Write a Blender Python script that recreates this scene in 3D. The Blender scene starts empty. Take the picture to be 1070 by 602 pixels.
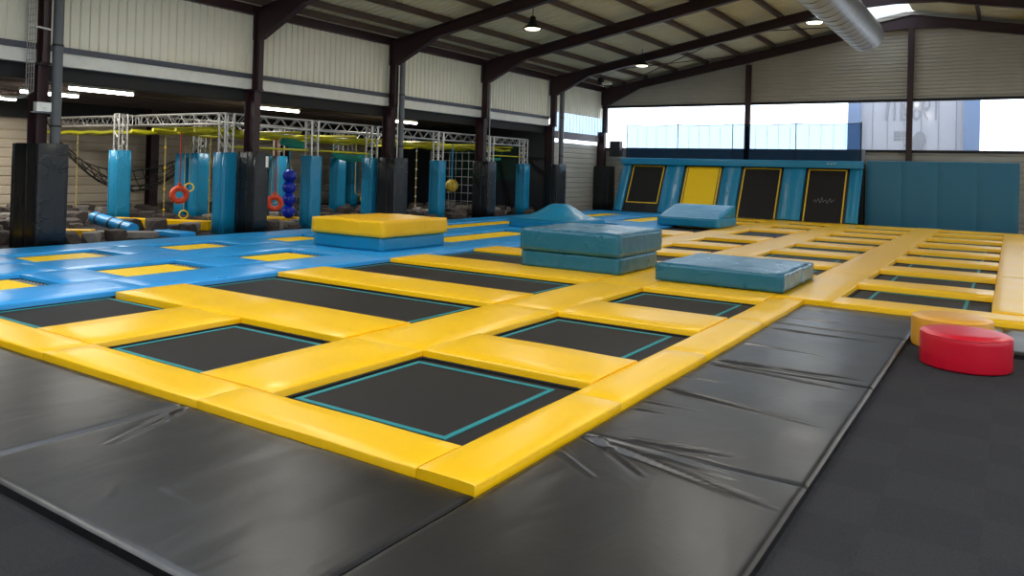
import bpy, bmesh, math, random
from mathutils import Vector, Matrix, noise
from math import pi, sin, cos, radians

SC = bpy.context.scene
COL = SC.collection
random.seed(7)

# ------------------------------------------------------------------ camera
FWD = Vector((-0.547233, 0.836939, 0.008132))
ROLL = radians(1.56207603)
YAW = radians(33.18128135); PITCH = radians(0.46593204)
f = Vector((-sin(YAW) * cos(PITCH), cos(YAW) * cos(PITCH), sin(PITCH)))
r0 = Vector((cos(YAW), sin(YAW), 0)); u0 = r0.cross(f)
R_ = cos(ROLL) * r0 + sin(ROLL) * u0
U_ = -sin(ROLL) * r0 + cos(ROLL) * u0
cd = bpy.data.cameras.new('camera')
cam = bpy.data.objects.new('camera', cd); COL.objects.link(cam)
m = Matrix((R_, U_, -f)).transposed().to_4x4()
m.translation = Vector((0, 0, 1.75)); cam.matrix_world = m
cd.sensor_width = 36; cd.lens = 36 * 799.5115 / 1070
cd.shift_y = -(301 - 170.0555) / 1070
cd.clip_start = .05; cd.clip_end = 500
SC.camera = cam

# ------------------------------------------------------------------ world, exposure
SC.view_settings.view_transform = 'Standard'
SC.view_settings.look = 'None'
SC.view_settings.gamma = 1
SC.view_settings.use_curve_mapping = False
SC.view_settings.exposure = 0.52
w = bpy.data.worlds.new('world'); SC.world = w; w.use_nodes = True
bgn = w.node_tree.nodes['Background']
bgn.inputs[0].default_value = (.87, .935, 1, 1); bgn.inputs[1].default_value = 3.2
HIGHBAY_W = 60

# ------------------------------------------------------------------ materials
def _mat(name):
    mt = bpy.data.materials.new(name); mt.use_nodes = True
    nt = mt.node_tree
    return mt, nt, nt.nodes['Principled BSDF']

def S(c):   # sRGB 0-255 -> linear
    return tuple(((v / 255 + .055) / 1.055) ** 2.4 if v > 10 else v / 255 / 12.92 for v in c) + (1,)

def plain(name, c, rough=.5, metal=0, spec=.5, var=.06, vscale=6, bump=0, bscale=20, stretch=(1, 1, 1), rvar=0):
    mt, nt, b = _mat(name); N = nt.nodes; L = nt.links
    c = S(c)
    tc = N.new('ShaderNodeTexCoord'); mp = N.new('ShaderNodeMapping'); mp.inputs['Scale'].default_value = stretch
    L.new(tc.outputs['Object'], mp.inputs[0])
    n = N.new('ShaderNodeTexNoise'); n.inputs['Scale'].default_value = vscale; n.inputs['Detail'].default_value = 4
    L.new(mp.outputs[0], n.inputs[0])
    cr = N.new('ShaderNodeValToRGB')
    cr.color_ramp.elements[0].position = .3; cr.color_ramp.elements[1].position = .7
    cr.color_ramp.elements[0].color = tuple(max(0, v * (1 - var)) for v in c[:3]) + (1,)
    cr.color_ramp.elements[1].color = tuple(min(1, v * (1 + var)) for v in c[:3]) + (1,)
    L.new(n.outputs['Fac'], cr.inputs[0]); L.new(cr.outputs[0], b.inputs['Base Color'])
    b.inputs['Roughness'].default_value = rough; b.inputs['Metallic'].default_value = metal
    b.inputs['Specular IOR Level'].default_value = spec
    if rvar:
        mr = N.new('ShaderNodeMapRange'); mr.inputs['To Min'].default_value = rough - rvar; mr.inputs['To Max'].default_value = rough + rvar
        L.new(n.outputs['Fac'], mr.inputs[0]); L.new(mr.outputs[0], b.inputs['Roughness'])
    if bump:
        n2 = N.new('ShaderNodeTexNoise'); n2.inputs['Scale'].default_value = bscale; n2.inputs['Detail'].default_value = 3
        n2.inputs['Distortion'].default_value = .6
        L.new(mp.outputs[0], n2.inputs[0])
        bp = N.new('ShaderNodeBump'); bp.inputs['Strength'].default_value = bump; bp.inputs['Distance'].default_value = .02
        L.new(n2.outputs['Fac'], bp.inputs['Height']); L.new(bp.outputs[0], b.inputs['Normal'])
    return mt

def vinyl(name, c, rough=.34, wr=.35, scale=3.0, stretch=(1, 1, 1), rot=0, spec=.5, ridge=0.):
    """coated tarpaulin: slow swell plus sharp creases"""
    mt, nt, b = _mat(name); N = nt.nodes; L = nt.links
    c = S(c)
    g = N.new('ShaderNodeNewGeometry'); mp = N.new('ShaderNodeMapping')
    mp.inputs['Scale'].default_value = stretch; mp.inputs['Rotation'].default_value = (0, 0, rot)
    L.new(g.outputs['Position'], mp.inputs[0])
    n = N.new('ShaderNodeTexNoise'); n.inputs['Scale'].default_value = scale; n.inputs['Detail'].default_value = 5; n.inputs['Distortion'].default_value = .8
    L.new(mp.outputs[0], n.inputs[0])
    n3 = N.new('ShaderNodeTexNoise'); n3.inputs['Scale'].default_value = 1.3; L.new(g.outputs['Position'], n3.inputs[0])
    cr = N.new('ShaderNodeValToRGB')
    cr.color_ramp.elements[0].color = tuple(v * .93 for v in c[:3]) + (1,)
    cr.color_ramp.elements[1].color = tuple(min(1, v * 1.05) for v in c[:3]) + (1,)
    L.new(n3.outputs['Fac'], cr.inputs[0]); L.new(cr.outputs[0], b.inputs['Base Color'])
    # fabric swell, plus short sharp creases where a second noise lets them through
    h = n.outputs['Fac']
    if ridge:
        w1 = N.new('ShaderNodeTexNoise'); w1.inputs['Scale'].default_value = scale * 1.1; w1.inputs['Detail'].default_value = 1.5; w1.inputs['Distortion'].default_value = 1.2
        mp2 = N.new('ShaderNodeMapping'); mp2.inputs['Scale'].default_value = (1.0, 1.0, 1.0); mp2.inputs['Rotation'].default_value = (.5, .5, .6)
        mp3 = N.new('ShaderNodeMapping'); mp3.inputs['Scale'].default_value = (.55, 1.9, 1.2)
        L.new(g.outputs['Position'], mp2.inputs[0]); L.new(mp2.outputs[0], mp3.inputs[0]); L.new(mp3.outputs[0], w1.inputs[0])
        a = N.new('ShaderNodeMath'); a.operation = 'SUBTRACT'; a.inputs[1].default_value = .5; L.new(w1.outputs['Fac'], a.inputs[0])
        ab = N.new('ShaderNodeMath'); ab.operation = 'ABSOLUTE'; L.new(a.outputs[0], ab.inputs[0])
        sm = N.new('ShaderNodeMapRange'); sm.interpolation_type = 'SMOOTHSTEP'; sm.inputs['From Max'].default_value = .06; sm.inputs['To Min'].default_value = 1; sm.inputs['To Max'].default_value = 0
        L.new(ab.outputs[0], sm.inputs[0])
        mk = N.new('ShaderNodeMapRange'); mk.interpolation_type = 'SMOOTHSTEP'; mk.inputs['From Min'].default_value = .42; mk.inputs['From Max'].default_value = .62
        L.new(n3.outputs['Fac'], mk.inputs[0])
        ml = N.new('ShaderNodeMath'); ml.operation = 'MULTIPLY'; L.new(sm.outputs[0], ml.inputs[0]); L.new(mk.outputs[0], ml.inputs[1])
        m2 = N.new('ShaderNodeMath'); m2.operation = 'MULTIPLY_ADD'; m2.inputs[1].default_value = ridge; L.new(ml.outputs[0], m2.inputs[0]); L.new(n.outputs['Fac'], m2.inputs[2])
        h = m2.outputs[0]
    bp = N.new('ShaderNodeBump'); bp.inputs['Strength'].default_value = wr; bp.inputs['Distance'].default_value = .03
    L.new(h, bp.inputs['Height']); L.new(bp.outputs[0], b.inputs['Normal'])
    mr = N.new('ShaderNodeMapRange'); mr.inputs['To Min'].default_value = rough - .06; mr.inputs['To Max'].default_value = rough + .1
    L.new(n3.outputs['Fac'], mr.inputs[0]); L.new(mr.outputs[0], b.inputs['Roughness'])
    b.inputs['Specular IOR Level'].default_value = spec
    return mt

def emis(name, c, s):
    mt, nt, b = _mat(name)
    b.inputs['Base Color'].default_value = S(c); b.inputs['Emission Color'].default_value = S(c); b.inputs['Emission Strength'].default_value = s
    return mt

def tinted(name, c, gloss=.06, diff=0, dc=(220, 235, 245)):
    """clear / tinted sheet: transparent + a little gloss (+ milky diffuse/translucent)"""
    mt = bpy.data.materials.new(name); mt.use_nodes = True; nt = mt.node_tree; N = nt.nodes; L = nt.links
    N.clear(); out = N.new('ShaderNodeOutputMaterial')
    t = N.new('ShaderNodeBsdfTransparent'); t.inputs[0].default_value = S(c)
    gl = N.new('ShaderNodeBsdfGlossy'); gl.inputs['Roughness'].default_value = .08
    mx = N.new('ShaderNodeMixShader'); mx.inputs[0].default_value = gloss
    L.new(t.outputs[0], mx.inputs[1]); L.new(gl.outputs[0], mx.inputs[2]); last = mx
    if diff:
        d = N.new('ShaderNodeBsdfTranslucent'); d.inputs[0].default_value = S(dc)
        m2 = N.new('ShaderNodeMixShader'); m2.inputs[0].default_value = diff
        L.new(last.outputs[0], m2.inputs[1]); L.new(d.outputs[0], m2.inputs[2]); last = m2
    L.new(last.outputs[0], out.inputs[0])
    return mt

def carpet_mat():
    mt, nt, b = _mat('carpet_tiles'); N = nt.nodes; L = nt.links
    g = N.new('ShaderNodeNewGeometry')
    ck = N.new('ShaderNodeTexChecker'); ck.inputs['Scale'].default_value = 2.0
    ck.inputs[1].default_value = S((50, 49, 50)); ck.inputs[2].default_value = S((47, 46, 48))
    mp = N.new('ShaderNodeMapping'); mp.inputs['Location'].default_value = (.1, .05, 0.13)
    L.new(g.outputs['Position'], mp.inputs[0]); L.new(mp.outputs[0], ck.inputs[0])
    n = N.new('ShaderNodeTexNoise'); n.inputs['Scale'].default_value = 130; n.inputs['Detail'].default_value = 2
    L.new(g.outputs['Position'], n.inputs[0])
    mx = N.new('ShaderNodeMix'); mx.data_type = 'RGBA'; mx.blend_type = 'OVERLAY'; mx.inputs[0].default_value = .55
    L.new(ck.outputs[0], mx.inputs[6]); L.new(n.outputs['Fac'], mx.inputs[7]); L.new(mx.outputs[2], b.inputs['Base Color'])
    b.inputs['Roughness'].default_value = .95; b.inputs['Specular IOR Level'].default_value = .15
    bp = N.new('ShaderNodeBump'); bp.inputs['Strength'].default_value = .5; bp.inputs['Distance'].default_value = .004
    L.new(n.outputs['Fac'], bp.inputs['Height']); L.new(bp.outputs[0], b.inputs['Normal'])
    return mt

M = dict(
    yellow=vinyl('yellow_vinyl', (255, 196, 0), .31, .16, 2.6),
    yellow_far=vinyl('yellow_vinyl_worn', (236, 178, 20), .33, .22, 2.2),
    blue=vinyl('sky_blue_vinyl', (40, 156, 226), .29, .26, 3),
    blue2=vinyl('blue_vinyl', (18, 130, 172), .3, .6, 2.4, (1, 1, .6), ridge=.35),
    teal=vinyl('teal_vinyl', (26, 102, 128), .27, .6, 2.0, (1, 1, .6), ridge=.35),
    tealwall=vinyl('petrol_wall_pad_vinyl', (34, 108, 138), .5, .06, 1.0),
    yblock=vinyl('yellow_block_vinyl', (252, 192, 6), .36, .6, 2.0, (1, 1, .8), ridge=.4),
    mat=vinyl('black_mat_vinyl', (19, 19, 21), .32, .22, 1.7, (1.6, .8, 1), spec=.6),
    matside=vinyl('black_mat_edge', (30, 30, 32), .4, .2, 2),
    post=vinyl('black_post_vinyl', (22, 26, 30), .36, .7, 2.4, (1, 1, .5), ridge=.6),
    red=vinyl('red_vinyl', (205, 18, 44), .3, .04, 2),
    mustard=vinyl('mustard_vinyl', (226, 160, 50), .32, .04, 2),
    bed=plain('black_trampoline_mesh', (34, 32, 31), .6, var=.05, vscale=4, bump=.15, bscale=140, spec=.2),
    ybed=plain('yellow_trampoline_mesh', (255, 208, 0), .55, var=.02, vscale=4, bump=.1, bscale=140, spec=.3),
    under=plain('dark_underlay', (16, 16, 17), .8),
    stripe=plain('teal_stripe', (8, 128, 132), .6, var=.03),
    ystripe=plain('yellow_stripe', (226, 186, 30), .6, var=.03),
    spring=plain('galvanised_spring', (215, 212, 205), .35, .6),
    frame=plain('maroon_steel', (48, 24, 30), .5, var=.12, vscale=3),
    purlin=plain('brown_purlin_paint', (86, 70, 62), .6, var=.1),
    clad=plain('cream_cladding', (232, 230, 214), .55, var=.03, vscale=1.2),
    gable=plain('beige_cladding', (176, 172, 160), .6, var=.05, vscale=1.2),
    roof=plain('roof_sheet', (206, 202, 176), .6, var=.05, vscale=1.5),
    white=plain('white_trim', (218, 218, 210), .5),
    greyb=plain('slate_band', (66, 70, 82), .5), kick=plain('kick_board', (150, 157, 168), .6),
    dark=plain('dark_paint', (30, 29, 30), .75),
    darkblue=plain('dark_blue_wall', (26, 32, 44), .42, var=.2, vscale=1.0),
    darkgreen=plain('dark_green_sheet', (8, 52, 44), .6),
    alu=plain('aluminium_truss', (205, 203, 200), .35, .7, var=.04),
    galv=plain('galvanised', (160, 160, 158), .4, .6),
    pipe=plain('dark_grey_pipe', (84, 88, 92), .4, 0, var=.06),
    duct=plain('galvanised_duct', (178, 184, 192), .35, .45, var=.08, vscale=3),
    black=plain('black_plastic', (14, 14, 15), .5),
    lime=plain('lime_yellow_paint', (184, 178, 20), .5, var=.12, vscale=8),
    rope=plain('cream_rope', (190, 168, 96), .8),
    blackrope=plain('black_rope', (24, 22, 22), .8),
    orange=plain('orange_foam', (228, 74, 30), .45),
    redstrap=plain('red_strap', (176, 22, 22), .6),
    cobalt=plain('cobalt_ball', (14, 50, 190), .3),
    yball=plain('yellow_patchwork', (206, 178, 60), .5, var=.3, vscale=9),
    greenf=plain('green_fabric', (8, 128, 112), .6),
    rock=plain('brown_foam', (70, 61, 56), .9, var=.25, vscale=5, bump=.3, bscale=12),
    rockl=plain('grey_foam', (128, 122, 116), .85, var=.12, vscale=5),
    tube=emis('fluorescent_tube', (255, 250, 238), 9),
    lampglow=emis('high_bay_diffuser', (255, 246, 214), 3.0),
    outer=plain('outside_cladding', (172, 173, 184), .7, var=.02),
    outer2=plain('outside_blue_pilaster', (118, 138, 172), .7, var=.02),
    mark=plain('grey_lettering', (140, 141, 150), .8),
    mark2=plain('dark_grey_lettering', (120, 124, 130), .8),
    ground=plain('asphalt', (150, 150, 150), .9),
    pane=tinted('window_glass', (250, 252, 255), .04),
    net=tinted('pale_blue_net_sheet', (140, 164, 184), .0),
    poly=tinted('polycarbonate', (130, 150, 172), .03, .3, (150, 165, 180)),
    skyl=tinted('rooflight_sheet', (150, 152, 156), .02, .6, (160, 162, 166)),
    skyadded=tinted('added_rooflight_sheet', (215, 217, 220), .02, .25, (200, 202, 206)),  # sheet of the two added rooflights out of view
    signred=plain('red_sign', (190, 24, 30), .5),
    grille=plain('wire_cage', (120, 120, 118), .5, .4),
    paper=plain('white_label', (235, 235, 230), .6),
)
M['carpet'] = carpet_mat()

# ------------------------------------------------------------------ mesh helpers
FL = -.09            # finished floor height (deck top is z = 0)

class B:
    """collects shapes in world coordinates, linked as one mesh object"""
    def __init__(s): s.v = []; s.f = []; s.sm = []
    def add(s, vs, fs, smooth=False):
        o = len(s.v); s.v += [tuple(v) for v in vs]; s.f += [tuple(i + o for i in q) for q in fs]; s.sm += [smooth] * len(fs); return s
    def box(s, x0, x1, y0, y1, z0, z1):
        vs = [(x, y, z) for x in (x0, x1) for y in (y0, y1) for z in (z0, z1)]
        return s.add(vs, [(0, 1, 3, 2), (4, 6, 7, 5), (0, 4, 5, 1), (2, 3, 7, 6), (0, 2, 6, 4), (1, 5, 7, 3)])
    def obox(s, p0, p1, w, h, up=(0, 0, 1)):
        """bar from p0 to p1, width w across, height h along up"""
        p0 = Vector(p0); p1 = Vector(p1); d = (p1 - p0).normalized(); up = Vector(up)
        sd = d.cross(up).normalized(); u = sd.cross(d).normalized()
        vs = [p + sd * a * w / 2 + u * b * h / 2 for p in (p0, p1) for a, b in ((-1, -1), (1, -1), (1, 1), (-1, 1))]
        return s.add(vs, [(3, 2, 1, 0), (4, 5, 6, 7), (0, 1, 5, 4), (1, 2, 6, 5), (2, 3, 7, 6), (3, 0, 4, 7)])
    def tube(s, pts, r, n=8, cap=True):
        pts = [Vector(p) for p in pts]; rings = []; a = None
        for i, p in enumerate(pts):
            d = (pts[min(i + 1, len(pts) - 1)] - pts[max(i - 1, 0)]).normalized()
            if a is None:
                a = d.cross(Vector((0, 0, 1)));
                if a.length < .1: a = d.cross(Vector((1, 0, 0)))
            a = (a - d * a.dot(d)).normalized(); b = d.cross(a)
            rr = r[i] if isinstance(r, (list, tuple)) else r
            rings.append([p + (a * cos(2 * pi * k / n) + b * sin(2 * pi * k / n)) * rr for k in range(n)])
        vs = [v for q in rings for v in q]; fs = []
        for i in range(len(pts) - 1):
            for k in range(n): fs.append((i * n + k, i * n + (k + 1) % n, (i + 1) * n + (k + 1) % n, (i + 1) * n + k))
        s.add(vs, fs, True)
        if cap:
            o = len(vs); s.add(vs[:n], [tuple(range(n))[::-1]]); s.add(vs[-n:], [tuple(range(n))])
        return s
    def prism(s, poly, axis, a, b):
        """polygon (2D) extruded along axis 0/1/2 between a and b"""
        def P(q, t):
            q = list(q); q.insert(axis, t); return q
        n = len(poly)
        vs = [P(q, a) for q in poly] + [P(q, b) for q in poly]
        return s.add(vs, [tuple(range(n))[::-1], tuple(range(n, 2 * n))] + [(i, (i + 1) % n, n + (i + 1) % n, n + i) for i in range(n)])
    def lathe(s, prof, c, n=32):
        c = Vector(c); vs = [c + Vector((rr * cos(2 * pi * k / n), rr * sin(2 * pi * k / n), z)) for rr, z in prof for k in range(n)]
        fs = [(i * n + k, i * n + (k + 1) % n, (i + 1) * n + (k + 1) % n, (i + 1) * n + k) for i in range(len(prof) - 1) for k in range(n)]
        return s.add(vs, fs, True)
    def sphere(s, c, r, n=16, sq=(1, 1, 1)):
        prof = [(sin(pi * i / n) * r, -cos(pi * i / n) * r) for i in range(n + 1)]
        o = len(s.v); s.lathe(prof, (0, 0, 0), n * 2)
        for i in range(o, len(s.v)):
            v = s.v[i]; s.v[i] = (c[0] + v[0] * sq[0], c[1] + v[1] * sq[1], c[2] + v[2] * sq[2])
        return s
    def torus(s, c, R, r, nrm=(0, 0, 1), n=28, k=12):
        q = Vector((0, 0, 1)).rotation_difference(Vector(nrm)); c = Vector(c)
        vs = [c + q @ Vector(((R + r * cos(2 * pi * j / k)) * cos(2 * pi * i / n), (R + r * cos(2 * pi * j / k)) * sin(2 * pi * i / n), r * sin(2 * pi * j / k))) for i in range(n) for j in range(k)]
        return s.add(vs, [(i * k + j, ((i + 1) % n) * k + j, ((i + 1) % n) * k + (j + 1) % k, i * k + (j + 1) % k) for i in range(n) for j in range(k)], True)
    def obj(s, name, mt, parent=None, fix=True):
        lo = [min(v[i] for v in s.v) for i in range(3)]; hi = [max(v[i] for v in s.v) for i in range(3)]
        org = Vector(((lo[0] + hi[0]) / 2, (lo[1] + hi[1]) / 2, lo[2]))
        me = bpy.data.meshes.new(name)
        me.from_pydata([tuple(Vector(v) - org) for v in s.v], [], s.f)
        me.polygons.foreach_set('use_smooth', s.sm)
        if fix:
            bm = bmesh.new(); bm.from_mesh(me); bmesh.ops.recalc_face_normals(bm, faces=bm.faces); bm.to_mesh(me); bm.free()
        me.materials.append(M[mt] if isinstance(mt, str) else mt); me.update()
        o = bpy.data.objects.new(name, me); COL.objects.link(o); o.location = org
        if parent is not None:
            o.parent = parent; o.location = org - parent_world(parent)
        return o

def parent_world(p):
    l = Vector(p.location)
    while p.parent is not None: p = p.parent; l += p.location
    return l

def thing(name, label, cat, loc, group=None):
    o = bpy.data.objects.new(name, None); COL.objects.link(o); o.location = loc; o.empty_display_size = .2
    o['label'] = label; o['category'] = cat; o['kind'] = 'thing'
    if group: o['group'] = group
    return o

def tag(o, label, cat, group=None, kind='thing'):
    o['label'] = label; o['category'] = cat; o['kind'] = kind
    if group: o['group'] = group
    return o

def struct(o, label=None, cat=None):
    o['kind'] = 'structure'
    if label: o['label'] = label
    if cat: o['category'] = cat
    return o

ORD = ['first', 'second', 'third', 'fourth', 'fifth', 'sixth', 'seventh', 'eighth', 'ninth', 'tenth', 'eleventh', 'twelfth']

# rounded slab swept along its long axis, with slightly wavy edges (vinyl covered foam pad)
def pad(b, x0, x1, y0, y1, z0, z1, r=.035, wob=.006, crown=.003):
    alongy = (y1 - y0) > (x1 - x0)
    L0, L1, W0, W1 = (y0, y1, x0, x1) if alongy else (x0, x1, y0, y1)
    n = max(2, int((L1 - L0) / .22)); h = z1 - z0
    k = min(r, h * .45)
    def ring(t, shrink, seed):
        wa = W0 + shrink + wob * noise.noise(Vector((t * 1.7, W0, 3.1))); wb = W1 - shrink + wob * noise.noise(Vector((t * 1.9, W1, 7.7)))
        c = z1 - shrink * .5 + wob * .7 * noise.noise(Vector((t * 1.3, W0 * 2, 1.3)))
        mid = (wa + wb) / 2
        q = [(wa, z0), (wa, c - k), (wa + k * .3, c - k * .3), (wa + k, c), (wa + (wb - wa) * .28, c + crown), (mid, c + crown), (wb - (wb - wa) * .28, c + crown),
             (wb - k, c), (wb - k * .3, c - k * .3), (wb, c - k), (wb, z0)]
        return [((a, t, z) if alongy else (t, a, z)) for a, z in q]
    ts = [(L0, k * .25), (L0 + k * .4, 0)] + [(L0 + (L1 - L0) * i / n, 0) for i in range(1, n)] + [(L1 - k * .4, 0), (L1, k * .25)]
    rings = [ring(t, s, 0) for t, s in ts]; m = len(rings[0])
    vs = [v for q in rings for v in q]
    fs = [(i * m + j, i * m + j + 1, (i + 1) * m + j + 1, (i + 1) * m + j) for i in range(len(rings) - 1) for j in range(m - 1)]
    b.add(vs, fs, True)
    b.add(rings[0], [tuple(range(m))]); b.add(rings[-1], [tuple(range(m))[::-1]])
    return b

# soft block: rounded, slightly crumpled; top given by function
def softblock(b, x0, x1, y0, y1, z0, topf, amp=.012, n=18, seed=0., r=.012):
    nx = ny = n; nz = 5
    V = {}; vs = []; fs = []
    def P(i, j, k):
        key = (i, j, k)
        if key in V: return V[key]
        fx, fy, fz = i / nx, j / ny, k / nz
        x = x0 + (x1 - x0) * fx; y = y0 + (y1 - y0) * fy
        T = topf(fx, fy); z = z0 + (T - z0) * fz
        # rounding of edges
        ex = min(x - x0, x1 - x); ey = min(y - y0, y1 - y); ez = T - z
        if k == nz and ex < .001 or k == nz and ey < .001: z -= r * .5
        if (i in (0, nx)) and k == nz: x += r * .4 * (1 if i == 0 else -1)
        if (j in (0, ny)) and k == nz: y += r * .4 * (1 if j == 0 else -1)
        if (i in (0, nx)) and (j in (0, ny)): x += r * .3 * (1 if i == 0 else -1); y += r * .3 * (1 if j == 0 else -1)
        p = Vector((x * 2.1 + y * 1.2, y * 2.1 - x, z * 3 + seed))
        d = noise.noise(p) * amp + noise.noise(p * 2.7) * amp * .5
        if i in (0, nx): x += d * (1 if i else -1)
        if j in (0, ny): y += d * (1 if j else -1)
        if k == nz: z += d
        V[key] = len(vs); vs.append((x, y, z)); return V[key]
    for i in range(nx):
        for j in range(ny):
            fs.append((P(i, j, nz), P(i + 1, j, nz), P(i + 1, j + 1, nz), P(i, j + 1, nz)))
            fs.append((P(i, j, 0), P(i, j + 1, 0), P(i + 1, j + 1, 0), P(i + 1, j, 0)))
    for k in range(nz):
        for i in range(nx):
            fs.append((P(i, 0, k), P(i + 1, 0, k), P(i + 1, 0, k + 1), P(i, 0, k + 1)))
            fs.append((P(i, ny, k), P(i, ny, k + 1), P(i + 1, ny, k + 1), P(i + 1, ny, k)))
        for j in range(ny):
            fs.append((P(0, j, k), P(0, j, k + 1), P(0, j + 1, k + 1), P(0, j + 1, k)))
            fs.append((P(nx, j, k), P(nx, j + 1, k), P(nx, j + 1, k + 1), P(nx, j, k + 1)))
    return b.add(vs, fs, True)

# ================================================================== STRUCTURE
XL, XR, YB, YF = -16.35, 9.7, -6.0, 32.75
RIDGE = -3.3
def rooftop(x):   # top line of the rafters
    return 8.02 - .186 * abs(x - RIDGE)

struct(B().box(-27.4, XR + .3, YB, YF, FL - .2, FL).obj('floor', 'carpet'), 'dark grey carpet tiled floor of the hall', 'floor')
struct(B().box(-120, 120, YF + .02, 160, -.5, -.4).obj('ground', 'ground'), 'pale asphalt outside beyond the gable window', 'ground')

# roof: ribbed sheets each side of the ridge rooflight
def roof_slope(parts, name):
    b = B()
    for xa, xb, ya, yb in parts:
        n = int((yb - ya) / .26) + 1; ys = []
        for i in range(n):
            y = ya + i * .26; ys += [(y, 0), (y + .09, 0), (y + .12, .04), (y + .22, .04)]
        vs = []
        for y, dz in ys:
            for x in (xa, xb): vs.append((x, y, rooftop(x) + .2 + dz))
        b.add(vs, [(2 * i, 2 * i + 1, 2 * i + 3, 2 * i + 2) for i in range(len(ys) - 1)])
    return b.obj(name, 'roof')
RY = 8.0
struct(roof_slope([(-16.5, -5.25, RY, YF), (-16.5, -12.6, YB, RY), (-6.6, -5.25, YB, RY)], 'ceiling'), 'beige ribbed sheet roof, slope on the left of the ridge', 'roof')
struct(roof_slope([(RIDGE, 9.9, RY, YF), (RIDGE, -.5, YB, RY), (6.5, 9.9, YB, RY)], 'ceiling'), 'beige ribbed sheet roof, slope on the right of the ridge', 'roof')
def rooflight(a, c, y0, y1, name, mt, label):
    struct(B().add([(a, y0, rooftop(a) + .22), (c, y0, rooftop(c) + .22), (c, y1, rooftop(c) + .22), (a, y1, rooftop(a) + .22)], [(0, 1, 2, 3)]).obj(name, mt, fix=False), label, 'rooflight')
rooflight(-5.25, RIDGE, YB, YF, 'window_9', 'skyl', 'translucent white rooflight strip along the ridge')
rooflight(-12.6, -6.6, YB, RY, 'window_10', 'skyadded', 'added unseen rooflight in the left roof slope, daylight source above the camera')  # added out of view to brighten the near deck from above
rooflight(-.5, 6.5, YB, RY, 'window_11', 'skyadded', 'added unseen rooflight in the right roof slope, daylight source above the camera')  # second added opening, same job on the right slope

# left wall upper cladding, vertical ribs
def vclad(y0, y1, z0, z1, x, mt, name, pitch=.2):
    b = B(); pr = []; y = y0
    while y < y1 - .02:
        pr += [(y, 0), (y + pitch * .66, 0), (y + pitch * .75, -.035), (y + pitch * .92, -.035)]; y += pitch
    vs = []
    for yy, d in pr: vs += [(x + d, yy, z0), (x + d, yy, z1)]
    return b.add(vs, [(2 * i, 2 * i + 1, 2 * i + 3, 2 * i + 2) for i in range(len(pr) - 1)]).obj(name, mt)
FY = [-2.4, 2.55, 7.55, 12.68, 17.78, 22.72, 27.65, 32.5]
struct(vclad(YB, 27.85, 3.95, 5.75, XL, 'clad', 'wall_left'), 'cream ribbed wall cladding above the opening to the obstacle hall', 'wall')
struct(vclad(27.9, YF, 4.25, 5.75, XL, 'clad', 'wall_left'), 'cream ribbed cladding in the last bay by the gable', 'wall')
struct(vclad(27.9, YF, 3.42, 4.25, XL, 'poly', 'window_8', .3), 'pale blue translucent sheet strip in the last left bay', 'window')
struct(B().box(XL - .02, XL + .1, YB, 27.65, 3.87, 3.99).obj('trim_1', 'greyb'), 'slate grey flashing band along the left wall', 'trim')
struct(B().box(XL - .12, XL + .06, YB, 27.65, 3.6, 3.87).obj('trim_2', 'white'), 'white fascia board along the left wall', 'trim')
struct(B().box(XL - .2, XL + .1, 27.65, YF, 3.12, 3.42).obj('trim_3', 'frame'), 'maroon beam under the last bay cladding', 'trim')
struct(B().box(XL - .2, XL + .14, YB, YF, 5.5, 5.74).obj('trim_4', 'frame'), 'maroon eaves beam along the top of the left wall', 'trim')
struct(B().box(XL - .35, XL - .12, YB, 27.65, 3.3, 3.62).obj('trim_5', 'dark'), 'dark steel beam behind the white fascia', 'trim')
struct(B().box(XL - .06, XL - .03, 27.7, YF, 2.9, 3.12).obj('window_7', 'pane'), 'narrow bright window slit in the last left bay', 'window')

def hclad(b, x0, x1, z0, z1, y, pitch=.2, roofline=False, d=.03):
    z = z0
    while z < z1 - .01:
        zt = min(z + pitch, z1)
        for a, c, da, dc in ((z, z + pitch * .7, 0, 0), (z + pitch * .7, z + pitch * .8, 0, d), (z + pitch * .8, z + pitch, d, 0)):
            c = min(c, z1)
            if c <= a: continue
            xa0, xa1, xc0, xc1 = x0, x1, x0, x1
            if roofline:
                def lim(zz):
                    hw = (8.27 - zz) / .186
                    return max(x0, RIDGE - hw), min(x1, RIDGE + hw)
                xa0, xa1 = lim(a); xc0, xc1 = lim(c)
                if xa1 <= xa0: continue
            b.add([(xa0, y + da, a), (xa1, y + da, a), (xc1, y + dc, c), (xc0, y + dc, c)], [(0, 1, 2, 3)])
        z += pitch
    return b
struct(hclad(B(), XL, XR, 4.82, 8.2, YF, pitch=.14, roofline=True).obj('wall_back', 'gable'), 'beige horizontally ribbed gable wall above the window band', 'wall')
struct(hclad(B(), XL, XR, FL, 2.86, YF).obj('wall_back', 'gable'), 'beige horizontally ribbed gable wall below the window band', 'wall')
struct(B().box(XL, XR, YF - .1, YF + .05, 4.74, 4.84).obj('trim_6', 'dark'), 'dark head rail of the gable windows', 'trim')
struct(B().box(XL, XR, YF - .12, YF + .05, 2.78, 2.88).obj('trim_7', 'dark'), 'dark sill rail of the gable windows', 'trim')
gx = [XL + .3, -9.42, -3.3, 2.9, XR]
for i in range(4):
    struct(B().box(gx[i] + .1, gx[i + 1] - .1, YF - .04, YF - .02, 2.88, 4.74).obj('window_%d' % (i + 1), 'pane'),
           ['clear glazing left of the first gable post', 'clear glazing between the two gable posts', 'clear glazing right of the ridge post', 'clear glazing at the right end of the gable'][i], 'window')
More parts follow.
